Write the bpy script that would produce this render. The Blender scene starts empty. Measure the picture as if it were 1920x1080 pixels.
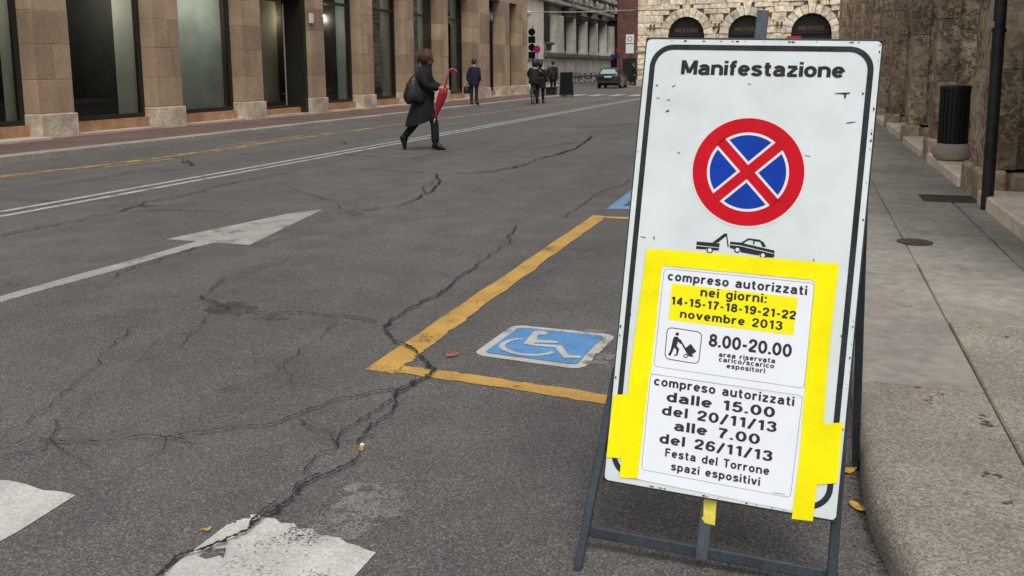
import bpy, bmesh, math, random
import numpy as np
from mathutils import Vector, Matrix
random.seed(7); rng = np.random.default_rng(7)
R_ = math.radians
sc = bpy.context.scene
col = sc.collection
# ------------------------------------------------------------------ camera (solved from the street's vanishing points, metres)
CAM = np.array([0, 0, 1.34]); F = 1625.0; PX, PY = 960.0, 360.0
def unit(v): return v / np.linalg.norm(v)
_rv = np.array([1520., 127.])
_Y = unit(np.array([_rv[0] - PX, _rv[1] - PY, F]))
_d = unit(np.cross(_Y, np.array([_rv[0] - 1000 - PX, _rv[1] + 8.6 - PY, F])))
_d = _d * np.sign(_d[1])
_X = unit(np.cross(_d, _Y)); _X = _X if _X[0] > 0 else -_X
RW = np.stack([_X, _Y, -_d])
cd = bpy.data.cameras.new('camera'); cam = bpy.data.objects.new('camera', cd); col.objects.link(cam)
cd.sensor_width = 36; cd.lens = 36 * F / 1920; cd.shift_y = -180 / 1920; cd.clip_end = 2000; cd.clip_start = 0.05
m3 = np.stack([RW[:, 0], -RW[:, 1], -RW[:, 2]], 1)
cam.matrix_world = Matrix([list(m3[i]) + [CAM[i]] for i in range(3)] + [[0, 0, 0, 1]])
sc.camera = cam
# ------------------------------------------------------------------ light: overcast November daylight
SUN_EL, SUN_AZ = 60, 150          # azimuth clockwise from +Y: from behind the camera's right shoulder
w = bpy.data.worlds.new('World'); sc.world = w; w.use_nodes = True
nt = w.node_tree; bg = nt.nodes['Background']
sky = nt.nodes.new('ShaderNodeTexSky'); sky.sky_type = 'NISHITA'; sky.sun_disc = False
sky.sun_elevation = R_(SUN_EL); sky.sun_rotation = R_(SUN_AZ); sky.dust_density = 4; sky.air_density = 1.2
hs = nt.nodes.new('ShaderNodeHueSaturation'); hs.inputs['Saturation'].default_value = 0.22
nt.links.new(sky.outputs[0], hs.inputs['Color']); nt.links.new(hs.outputs[0], bg.inputs['Color'])
bg.inputs['Strength'].default_value = 0.15
sl = bpy.data.lights.new('sun', 'SUN'); sl.energy = 1.2; sl.angle = R_(28); sl.color = (1, 0.96, 0.9)
so = bpy.data.objects.new('sun', sl); col.objects.link(so)
_sd = Vector((math.sin(R_(SUN_AZ)) * math.cos(R_(SUN_EL)), math.cos(R_(SUN_AZ)) * math.cos(R_(SUN_EL)), math.sin(R_(SUN_EL))))
so.rotation_euler = (-_sd).to_track_quat('-Z', 'Y').to_euler(); so.location = (0, -10, 30)
sc.view_settings.view_transform = 'Standard'; sc.view_settings.look = 'None'; sc.view_settings.gamma = 1
sc.view_settings.exposure = 0.11
sc.cycles.max_bounces = 8; sc.cycles.transparent_max_bounces = 12
# ------------------------------------------------------------------ projection of measured points on to real planes
def ray(px, py): return RW @ np.array([px - PX, py - PY, F])
def G(px, py, z=0.0):
    r = ray(px, py); return CAM + r * ((z - CAM[2]) / r[2])
def onX(px, py, x): r = ray(px, py); return CAM + r * (x / r[0])
def onY(px, py, y): r = ray(px, py); return CAM + r * (y / r[1])
# ------------------------------------------------------------------ materials
def lnk(nt, a, b): nt.links.new(a, b)
def node(nt, t, **k):
    n = nt.nodes.new(t)
    for a, b in k.items():
        if a.startswith('i_'):
            key = a[2:].replace('_', ' ')
            n.inputs[int(key) if key.isdigit() else key].default_value = b
        else: setattr(n, a, b)
    return n
def rgba(c, k=1.0): return (min(c[0] * k, 1), min(c[1] * k, 1), min(c[2] * k, 1), 1)
def noise_mix(nt, coord, scale, c_in, k_lo, k_hi, detail=4, lo=.35, hi=.65, rough=.6):
    """multiply colour c_in by a noise running k_lo..k_hi"""
    n = node(nt, 'ShaderNodeTexNoise', i_Scale=scale, i_Detail=detail, i_Roughness=rough); lnk(nt, coord, n.inputs['Vector'])
    r = node(nt, 'ShaderNodeMapRange', i_1=lo, i_2=hi, i_3=k_lo, i_4=k_hi); lnk(nt, n.outputs['Fac'], r.inputs[0])
    m = node(nt, 'ShaderNodeMix', data_type='RGBA', blend_type='MULTIPLY'); m.inputs[0].default_value = 1
    lnk(nt, c_in, m.inputs[6])
    cmb = node(nt, 'ShaderNodeCombineColor')
    for i in range(3): lnk(nt, r.outputs[0], cmb.inputs[i])
    lnk(nt, cmb.outputs[0], m.inputs[7])
    return m.outputs[2], n.outputs['Fac']
def M(name, c, rough=.75, metal=0, big=(1.2, .15), fine=(40, .12), bump=.0, bscale=60, island=0, spec=.4, world=False, speck=None, coat=0, streak=None, pits=None):
    m = bpy.data.materials.new(name); m.use_nodes = True; nt = m.node_tree; b = nt.nodes['Principled BSDF']
    b.inputs['Roughness'].default_value = rough; b.inputs['Metallic'].default_value = metal
    b.inputs['Specular IOR Level'].default_value = spec; b.inputs['Coat Weight'].default_value = coat
    tc = node(nt, 'ShaderNodeTexCoord'); co = tc.outputs['Object']
    if world:
        g = node(nt, 'ShaderNodeNewGeometry'); co = g.outputs['Position']
    rgb = node(nt, 'ShaderNodeRGB'); rgb.outputs[0].default_value = rgba(c); out = rgb.outputs[0]
    if big: out, _ = noise_mix(nt, co, big[0], out, 1 - big[1], 1 + big[1])
    if fine: out, _ = noise_mix(nt, co, fine[0], out, 1 - fine[1], 1 + fine[1], detail=3)
    if streak:
        mp = node(nt, 'ShaderNodeMapping'); mp.inputs['Scale'].default_value = streak[1]; lnk(nt, co, mp.inputs['Vector'])
        out, _ = noise_mix(nt, mp.outputs[0], streak[0], out, 1 - streak[2], 1 + streak[2])
    if island:
        g2 = node(nt, 'ShaderNodeNewGeometry')
        r = node(nt, 'ShaderNodeMapRange', i_3=1 - island, i_4=1 + island); lnk(nt, g2.outputs['Random Per Island'], r.inputs[0])
        hv = node(nt, 'ShaderNodeHueSaturation'); lnk(nt, r.outputs[0], hv.inputs['Value']); lnk(nt, out, hv.inputs['Color']); out = hv.outputs[0]
    if speck:   # (scale, threshold, colour)
        v = node(nt, 'ShaderNodeTexVoronoi', i_Scale=speck[0]); lnk(nt, co, v.inputs['Vector'])
        n2 = node(nt, 'ShaderNodeTexNoise', i_Scale=speck[0] * .22, i_Detail=3); lnk(nt, co, n2.inputs['Vector'])
        mm = node(nt, 'ShaderNodeMath', operation='MULTIPLY'); lnk(nt, v.outputs['Distance'], mm.inputs[0]); lnk(nt, n2.outputs['Fac'], mm.inputs[1])
        r = node(nt, 'ShaderNodeMapRange', i_1=speck[1] * .75, i_2=speck[1], i_3=1, i_4=0); lnk(nt, mm.outputs[0], r.inputs[0])
        mx = node(nt, 'ShaderNodeMix', data_type='RGBA'); mx.inputs[7].default_value = rgba(speck[2])
        lnk(nt, r.outputs[0], mx.inputs[0]); lnk(nt, out, mx.inputs[6]); out = mx.outputs[2]
    pf = None
    if pits:    # (scale, threshold, colour): eroded hollows that come in clusters
        n1 = node(nt, 'ShaderNodeTexNoise', i_Scale=pits[0], i_Detail=5, i_Roughness=.62, i_Distortion=.6); lnk(nt, co, n1.inputs['Vector'])
        n2 = node(nt, 'ShaderNodeTexNoise', i_Scale=pits[0] * .16, i_Detail=2); lnk(nt, co, n2.inputs['Vector'])
        ma = node(nt, 'ShaderNodeMath', operation='MULTIPLY_ADD', i_1=.55); lnk(nt, n2.outputs['Fac'], ma.inputs[0]); lnk(nt, n1.outputs['Fac'], ma.inputs[2])
        r = node(nt, 'ShaderNodeMapRange', i_1=pits[1], i_2=pits[1] + .07, i_3=0, i_4=.8); lnk(nt, ma.outputs[0], r.inputs[0]); pf = r.outputs[0]
        mx = node(nt, 'ShaderNodeMix', data_type='RGBA'); mx.inputs[7].default_value = rgba(pits[2]); lnk(nt, pf, mx.inputs[0]); lnk(nt, out, mx.inputs[6]); out = mx.outputs[2]
    lnk(nt, out, b.inputs['Base Color'])
    if bump:
        n = node(nt, 'ShaderNodeTexNoise', i_Scale=bscale, i_Detail=5); lnk(nt, co, n.inputs['Vector'])
        bp = node(nt, 'ShaderNodeBump', i_Strength=bump, i_Distance=.01); lnk(nt, n.outputs['Fac'], bp.inputs['Height'])
        if pf is not None:
            ad = node(nt, 'ShaderNodeMath', operation='SUBTRACT'); lnk(nt, n.outputs['Fac'], ad.inputs[0]); lnk(nt, pf, ad.inputs[1]); lnk(nt, ad.outputs[0], bp.inputs['Height'])
        elif speck:
            ad = node(nt, 'ShaderNodeMath', operation='SUBTRACT'); lnk(nt, n.outputs['Fac'], ad.inputs[0]); lnk(nt, r.outputs[0], ad.inputs[1]); lnk(nt, ad.outputs[0], bp.inputs['Height'])
        lnk(nt, bp.outputs[0], b.inputs['Normal'])
    return m
def emis(name, c, s):
    m = bpy.data.materials.new(name); m.use_nodes = True; b = m.node_tree.nodes['Principled BSDF']
    b.inputs['Base Color'].default_value = rgba(c); b.inputs['Emission Color'].default_value = rgba(c); b.inputs['Emission Strength'].default_value = s
    return m
def glass_mat(name, tint=(.92, .96, .93), refl=.9):
    m = bpy.data.materials.new(name); m.use_nodes = True; nt = m.node_tree; nt.nodes.remove(nt.nodes['Principled BSDF'])
    o = nt.nodes['Material Output']
    t = node(nt, 'ShaderNodeBsdfTransparent'); t.inputs[0].default_value = rgba(tint)
    g = node(nt, 'ShaderNodeBsdfGlossy'); g.inputs['Roughness'].default_value = .01; g.inputs[0].default_value = (refl, refl, refl, 1)
    tc = node(nt, 'ShaderNodeTexCoord'); n = node(nt, 'ShaderNodeTexNoise', i_Scale=.6, i_Detail=1); lnk(nt, tc.outputs['Object'], n.inputs['Vector'])
    bp = node(nt, 'ShaderNodeBump', i_Strength=.04, i_Distance=.05); lnk(nt, n.outputs['Fac'], bp.inputs['Height']); lnk(nt, bp.outputs[0], g.inputs['Normal'])
    fr = node(nt, 'ShaderNodeFresnel', i_IOR=1.5); mx = node(nt, 'ShaderNodeMixShader')
    lnk(nt, fr.outputs[0], mx.inputs[0]); lnk(nt, t.outputs[0], mx.inputs[1]); lnk(nt, g.outputs[0], mx.inputs[2]); lnk(nt, mx.outputs[0], o.inputs['Surface'])
    return m
def asphalt_mat():
    m = bpy.data.materials.new('asphalt'); m.use_nodes = True; nt = m.node_tree; b = nt.nodes['Principled BSDF']
    g = node(nt, 'ShaderNodeNewGeometry'); co = g.outputs['Position']
    rgb = node(nt, 'ShaderNodeRGB'); rgb.outputs[0].default_value = (.107, .1025, .0985, 1); out = rgb.outputs[0]
    out, _ = noise_mix(nt, co, .35, out, .9, 1.1, detail=3)
    out, _ = noise_mix(nt, co, 2.6, out, .88, 1.12, detail=6)
    mp = node(nt, 'ShaderNodeMapping'); mp.inputs['Scale'].default_value = (1, .08, 1); lnk(nt, co, mp.inputs['Vector'])
    out, _ = noise_mix(nt, mp.outputs[0], 1.6, out, .92, 1.08, detail=3)
    # aggregate: light and dark stones
    v = node(nt, 'ShaderNodeTexVoronoi', i_Scale=215); lnk(nt, co, v.inputs['Vector'])
    sp = node(nt, 'ShaderNodeSeparateColor'); lnk(nt, v.outputs['Color'], sp.inputs[0])
    cr = node(nt, 'ShaderNodeValToRGB'); e = cr.color_ramp.elements
    e[0].position = 0; e[0].color = (.52, .52, .52, 1); e[1].position = .55; e[1].color = (.9, .9, .9, 1)
    x = e.new(.86); x.color = (1.25, 1.25, 1.22, 1); x = e.new(1.0); x.color = (2.0, 1.95, 1.88, 1)
    lnk(nt, sp.outputs[0], cr.inputs[0])
    mx = node(nt, 'ShaderNodeMix', data_type='RGBA', blend_type='MULTIPLY'); mx.inputs[0].default_value = 1
    lnk(nt, out, mx.inputs[6]); lnk(nt, cr.outputs[0], mx.inputs[7]); out = mx.outputs[2]
    out, _ = noise_mix(nt, co, 120, out, .78, 1.22, detail=4)
    lnk(nt, out, b.inputs['Base Color']); b.inputs['Roughness'].default_value = .82; b.inputs['Specular IOR Level'].default_value = .35
    bp = node(nt, 'ShaderNodeBump', i_Strength=.5, i_Distance=.004); lnk(nt, v.outputs['Distance'], bp.inputs['Height']); lnk(nt, bp.outputs[0], b.inputs['Normal'])
    return m
def paint_mat(name, c, wear=.5, rough=.7, grain=.3, keep=1.0):
    """road paint on asphalt: worn through where noise is low (transparent there, the asphalt shows)"""
    m = bpy.data.materials.new(name); m.use_nodes = True; nt = m.node_tree; b = nt.nodes['Principled BSDF']; o = nt.nodes['Material Output']
    g = node(nt, 'ShaderNodeNewGeometry'); co = g.outputs['Position']
    rgb = node(nt, 'ShaderNodeRGB'); rgb.outputs[0].default_value = rgba(c); out = rgb.outputs[0]
    out, _ = noise_mix(nt, co, 5, out, .86, 1.12, detail=5)
    out, _ = noise_mix(nt, co, 110, out, 1 - grain, 1 + grain, detail=3)
    lnk(nt, out, b.inputs['Base Color']); b.inputs['Roughness'].default_value = rough
    n = node(nt, 'ShaderNodeTexNoise', i_Scale=120, i_Detail=4, i_Roughness=.7); lnk(nt, co, n.inputs['Vector'])
    n2 = node(nt, 'ShaderNodeTexNoise', i_Scale=4, i_Detail=5); lnk(nt, co, n2.inputs['Vector'])
    ad = node(nt, 'ShaderNodeMath', operation='ADD'); lnk(nt, n.outputs['Fac'], ad.inputs[0]); lnk(nt, n2.outputs['Fac'], ad.inputs[1])
    r = node(nt, 'ShaderNodeMapRange', i_1=wear, i_2=wear + .14, i_3=0, i_4=keep); lnk(nt, ad.outputs[0], r.inputs[0])
    t = node(nt, 'ShaderNodeBsdfTransparent'); mx = node(nt, 'ShaderNodeMixShader')
    lnk(nt, r.outputs[0], mx.inputs[0]); lnk(nt, t.outputs[0], mx.inputs[1]); lnk(nt, b.outputs[0], mx.inputs[2]); lnk(nt, mx.outputs[0], o.inputs['Surface'])
    return m
MT = {}
MT['asphalt'] = asphalt_mat()
MT['white_paint'] = paint_mat('white_paint', (.46, .45, .42), .74, grain=.18)
MT['line_paint'] = paint_mat('line_paint', (.40, .39, .37), .80, grain=.2)
MT['arrow_paint'] = paint_mat('arrow_paint', (.31, .295, .27), .76, grain=.2)
MT['yellow_paint'] = paint_mat('yellow_paint', (.46, .27, .062), .74, grain=.2)
MT['old_yellow'] = paint_mat('old_yellow', (.45, .27, .07), .86, grain=.25)
MT['blue_paint'] = paint_mat('blue_paint', (.085, .235, .47), .70, grain=.2)
MT['pale_blue'] = paint_mat('pale_blue', (.15, .25, .43), .78, grain=.2)
MT['symbol_white'] = paint_mat('symbol_white', (.44, .43, .40), .72, grain=.18)
MT['orange_paint'] = paint_mat('orange_paint', (.40, .10, .045), 1.08)
MT['ghost_paint'] = paint_mat('ghost_paint', (.27, .26, .25), .86, keep=.6)
MT['crack'] = M('crack_dirt', (.022, .020, .018), .95, big=(5, .3), fine=(80, .4))
MT['stain'] = paint_mat('oil_stain', (.04, .036, .032), .98, keep=.45)
MT['pave_stain'] = M('pavement_stain', (.075, .062, .05), .95, big=(40, .4), world=True)
MT['granite'] = M('granite_paving', (.285, .268, .235), .85, big=(1.1, .18), fine=(14, .14), bump=.35, bscale=150, island=.10, world=True, speck=(140, .10, (.12, .105, .09)), spec=.2)
MT['granite_near'] = M('rough_granite', (.268, .242, .202), .9, big=(1.3, .2), fine=(95, .34), bump=.6, bscale=120, world=True, speck=(130, .15, (.15, .128, .10)), spec=.15)
MT['joint'] = M('joint_dirt', (.15, .13, .105), .95, big=(2, .3), fine=(60, .3), world=True)
MT['porphyry'] = M('porphyry_paving', (.125, .078, .066), .85, big=(.8, .2), fine=(14, .25), bump=.3, world=True)
MT['kerb'] = M('kerb_stone', (.27, .25, .22), .85, big=(.8, .15), fine=(30, .2), bump=.3, world=True)
MT['brownstone'] = M('facade_stone', (.335, .24, .158), .88, big=(.9, .16), fine=(18, .12), bump=.35, bscale=50, island=.24, world=True, streak=(3, (1, 1, .12), .10))
MT['brownjoint'] = M('facade_joint', (.40, .31, .23), .9, world=True)
MT['plinth'] = M('plinth_stone', (.47, .39, .295), .88, big=(2.5, .3), fine=(20, .15), bump=.4, bscale=40, world=True)
MT['ledge'] = M('pale_ledge', (.42, .35, .29), .8, world=True, big=(1, .2))
MT['salmon'] = M('salmon_marble', (.36, .20, .105), .6, big=(1.6, .25), fine=(9, .15), world=True)
MT['frame'] = M('dark_bronze', (.018, .017, .013), .45, big=None, fine=(20, .15))
MT['glass'] = glass_mat('shop_glass')
MT['carglass'] = glass_mat('car_glass', (.25, .32, .32), 1)
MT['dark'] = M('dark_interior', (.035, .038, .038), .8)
MT['pale_panel'] = M('display_panel', (.74, .79, .70), .8, big=(.7, .12), fine=None)
MT['teal_panel'] = M('teal_display_panel', (.66, .77, .72), .8, big=(.7, .2), fine=None)
MT['olive_panel'] = M('olive_display_panel', (.66, .64, .47), .8, big=(.7, .2), fine=None)
for k_ in ('pale_panel', 'teal_panel', 'olive_panel'):      # thin blind fabric lets light through
    nt_ = MT[k_].node_tree; b_ = nt_.nodes['Principled BSDF']; t_ = node(nt_, 'ShaderNodeBsdfTranslucent'); lnk(nt_, b_.inputs['Base Color'].links[0].from_socket, t_.inputs[0])
    m_ = node(nt_, 'ShaderNodeMixShader', i_0=.5); lnk(nt_, b_.outputs[0], m_.inputs[1]); lnk(nt_, t_.outputs[0], m_.inputs[2]); lnk(nt_, m_.outputs[0], nt_.nodes['Material Output'].inputs['Surface'])
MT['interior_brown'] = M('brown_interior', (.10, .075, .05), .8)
MT['spot'] = emis('spot_lamp', (1, .82, .6), 9)
MT['steel'] = M('brushed_steel', (.55, .55, .52), .35, .9)
MT['whiteplastic'] = M('white_plastic', (.62, .6, .56), .5, big=(3, .1))
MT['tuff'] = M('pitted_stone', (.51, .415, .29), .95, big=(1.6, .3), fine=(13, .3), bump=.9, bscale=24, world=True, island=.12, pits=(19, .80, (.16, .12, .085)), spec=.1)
MT['tuff_shaded'] = M('shaded_pitted_stone', (.385, .305, .215), .95, big=(1.3, .32), fine=(13, .3), bump=.9, bscale=24, world=True, island=.15, pits=(17, .83, (.13, .10, .075)), spec=.1)  # same stone as tuff, with the street faces' shade put into its colour
MT['tuffbase'] = M('pier_base_stone', (.46, .36, .245), .9, big=(3, .32), fine=(16, .22), bump=.6, bscale=30, world=True, pits=(18, .88, (.20, .14, .09)), spec=.1)
MT['step'] = M('step_marble', (.78, .67, .54), .7, big=(1.5, .18), fine=(18, .12), bump=.15, world=True)
MT['wood'] = M('dark_door_wood', (.05, .035, .025), .6)
MT['rust_block'] = M('rusticated_stone', (.70, .60, .46), .9, big=(.6, .25), fine=(3.5, .28), bump=.9, bscale=7, island=.16, world=True)
MT['rust_joint'] = M('stone_joint', (.11, .09, .065), .95, world=True)
MT['palazzo'] = M('grey_stone', (.36, .335, .29), .85, big=(.4, .2), fine=(2.5, .16), bump=.3, bscale=8, world=True, streak=(1, (1, 1, .1), .18))
MT['palazzo_dark'] = M('dark_grey_stone', (.11, .10, .085), .9, big=(.5, .3), fine=(3, .25), bump=.5, bscale=6, world=True)  # darker tone for ledges, capitals and brackets
MT['palewall'] = M('pale_plaster', (.56, .54, .46), .85, big=(.4, .12), fine=(2.5, .12), world=True)
MT['darkbrick'] = M('dark_red_brick', (.065, .032, .026), .9, big=(.3, .35), fine=(2.5, .3), world=True)
MT['redwall'] = M('brown_red_plaster', (.15, .075, .058), .9, big=(.3, .25), fine=(2, .2), world=True)
MT['black'] = M('matt_black', (.014, .014, .015), .6)
MT['blackpaint'] = M('black_paint', (.012, .016, .018), .4, spec=.5, big=(6, .3))
MT['iron'] = M('dark_iron', (.03, .03, .031), .5, .3, big=(8, .3))
MT['rustyiron'] = M('rusty_iron', (.075, .055, .042), .8, .2, big=(8, .3), fine=(60, .3))
MT['concrete'] = M('pale_concrete', (.40, .36, .31), .9, big=(4, .12), fine=(60, .15), bump=.4)
MT['sign_frame'] = M('slate_paint', (.030, .040, .050), .45, big=(6, .25), fine=(90, .25), spec=.5)
MT['sign_post'] = M('grey_galvanised', (.075, .09, .11), .5, .2, big=(5, .15), fine=(120, .15))
def panel_mat():
    m = M('sign_panel_paint', (.66, .715, .715), .38, big=(2.2, .06), fine=(11, .04), spec=.5)
    nt = m.node_tree; b = nt.nodes['Principled BSDF']; src = b.inputs['Base Color'].links[0].from_socket
    tc = node(nt, 'ShaderNodeTexCoord')
    out = src                      # small scuffs and chips where the paint has worn, thin and directional
    for sc_, rot, thr in (((9, 1, 34), .45, .735), ((30, 1, 12), -.3, .75)):
        mp = node(nt, 'ShaderNodeMapping'); mp.inputs['Rotation'].default_value = (0, rot, 0); mp.inputs['Scale'].default_value = sc_; lnk(nt, tc.outputs['Object'], mp.inputs[0])
        n = node(nt, 'ShaderNodeTexNoise', i_Scale=1.0, i_Detail=6, i_Roughness=.72); lnk(nt, mp.outputs[0], n.inputs[0])
        r = node(nt, 'ShaderNodeMapRange', i_1=thr - .05, i_2=thr + .02, i_3=0, i_4=.9); lnk(nt, n.outputs[0], r.inputs[0])
        mx = node(nt, 'ShaderNodeMix', data_type='RGBA'); mx.inputs[7].default_value = (.09, .085, .08, 1)
        lnk(nt, r.outputs[0], mx.inputs[0]); lnk(nt, out, mx.inputs[6]); out = mx.outputs[2]
    lnk(nt, out, b.inputs['Base Color'])
    return m
MT['panel'] = panel_mat()
MT['sticker'] = M('sticker_edge', (.68, .70, .68), .35, big=None, fine=None)
MT['sign_white'] = M('sign_white', (.72, .74, .72), .35, big=None, fine=(20, .03))
MT['sign_red'] = M('sign_red', (.56, .006, .018), .5, big=(5, .08), fine=(20, .05), spec=.12)
MT['sign_blue'] = M('sign_blue', (.006, .045, .36), .5, big=(5, .1), fine=(20, .06), spec=.12)
MT['ink'] = M('sign_ink', (.028, .029, .032), .7, spec=.15, big=None, fine=(60, .2))
MT['border_ink'] = M('sign_border_paint', (.026, .030, .034), .6, spec=.15, big=(8, .3), fine=(90, .3))
MT['print'] = M('printed_ink', (.022, .022, .03), .6, big=None, fine=None)
MT['hairline'] = M('hairline_ink', (.20, .21, .24), .6, big=None, fine=None)
MT['paper'] = M('paper', (.80, .835, .88), .55, big=(4, .03), fine=None)
MT['tape'] = M('yellow_tape', (.93, .83, .004), .6, spec=.12, big=(7, .07), fine=None, bump=.3, bscale=13)
MT['oldtape'] = M('worn_yellow_tape', (.72, .60, .08), .5, big=(20, .15), fine=(60, .1))
MT['highlight'] = M('yellow_print', (.93, .84, .01), .7, spec=.1, big=None, fine=None)
MT['skin'] = M('skin', (.45, .26, .18), .55, big=None, fine=None)
MT['hair_brown'] = M('brown_hair', (.055, .022, .011), .5, big=(20, .3), fine=(90, .3))
MT['hair_dark'] = M('dark_hair', (.015, .012, .010), .5)
MT['coat_black'] = M('charcoal_coat', (.0075, .008, .010), .9, big=(5, .2), fine=(60, .2), bump=.3, bscale=9)
MT['jeans_dark'] = M('dark_trousers', (.007, .008, .012), .9, bump=.2, bscale=9)
MT['shoe'] = M('black_leather', (.008, .008, .008), .35)
MT['leather'] = M('bag_leather', (.016, .013, .013), .4, bump=.3, bscale=25)
MT['red_cloth'] = M('red_nylon', (.29, .006, .02), .55, big=(8, .15), fine=(40, .1))
MT['red_handle'] = M('dusty_red_handle', (.33, .05, .06), .4)
MT['navy'] = M('navy_coat', (.006, .008, .030), .9, big=(4, .2))
MT['greytrouser'] = M('grey_trousers', (.016, .016, .017), .9)
MT['browncoat'] = M('brown_jacket', (.10, .065, .04), .8)
MT['darkclothes'] = M('dark_clothes', (.008, .0075, .009), .9)
MT['leaf'] = M('dark_leaf', (.018, .024, .018), .6, big=None, fine=None, island=.4)
MT['car_paint'] = M('dark_green_car_paint', (.006, .013, .015), .3, big=None, fine=None, coat=.3)
MT['car_blue'] = M('blue_car_paint', (.015, .03, .13), .3, big=None, fine=None, coat=.5)
MT['tyre'] = M('tyre_rubber', (.012, .012, .012), .85, big=None, fine=None)
MT['rim'] = M('alloy_rim', (.35, .35, .35), .35, .8, big=None, fine=None)
MT['taillight'] = M('tail_lamp_red', (.14, .012, .012), .25, big=None, fine=None)
MT['plate'] = M('number_plate', (.5, .52, .5), .5, big=None, fine=None)
MT['sheen_glass'] = M('rear_window_glass', (.22, .32, .33), .12, big=None, fine=None, spec=.9)
MT['yleaf'] = M('yellow_leaf', (.46, .29, .06), .7, big=(90, .25), fine=(200, .2))
MT['rleaf'] = M('red_leaf', (.30, .06, .07), .7, big=None, fine=None)
MT['litter'] = M('leaf_litter', (.17, .085, .05), .9, big=(8, .4), fine=None, island=.5)
MT['bark'] = M('bark', (.05, .04, .03), .9)
MT['chalkboard'] = M('chalkboard', (.005, .0065, .007), .8, spec=.15)
MT['letter_grey'] = M('grey_letters', (.38, .38, .37), .5)
MT['letter_bronze'] = M('bronze_letters', (.16, .085, .04), .5)
MT['tan'] = M('tan_wood', (.35, .22, .10), .7)
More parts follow.
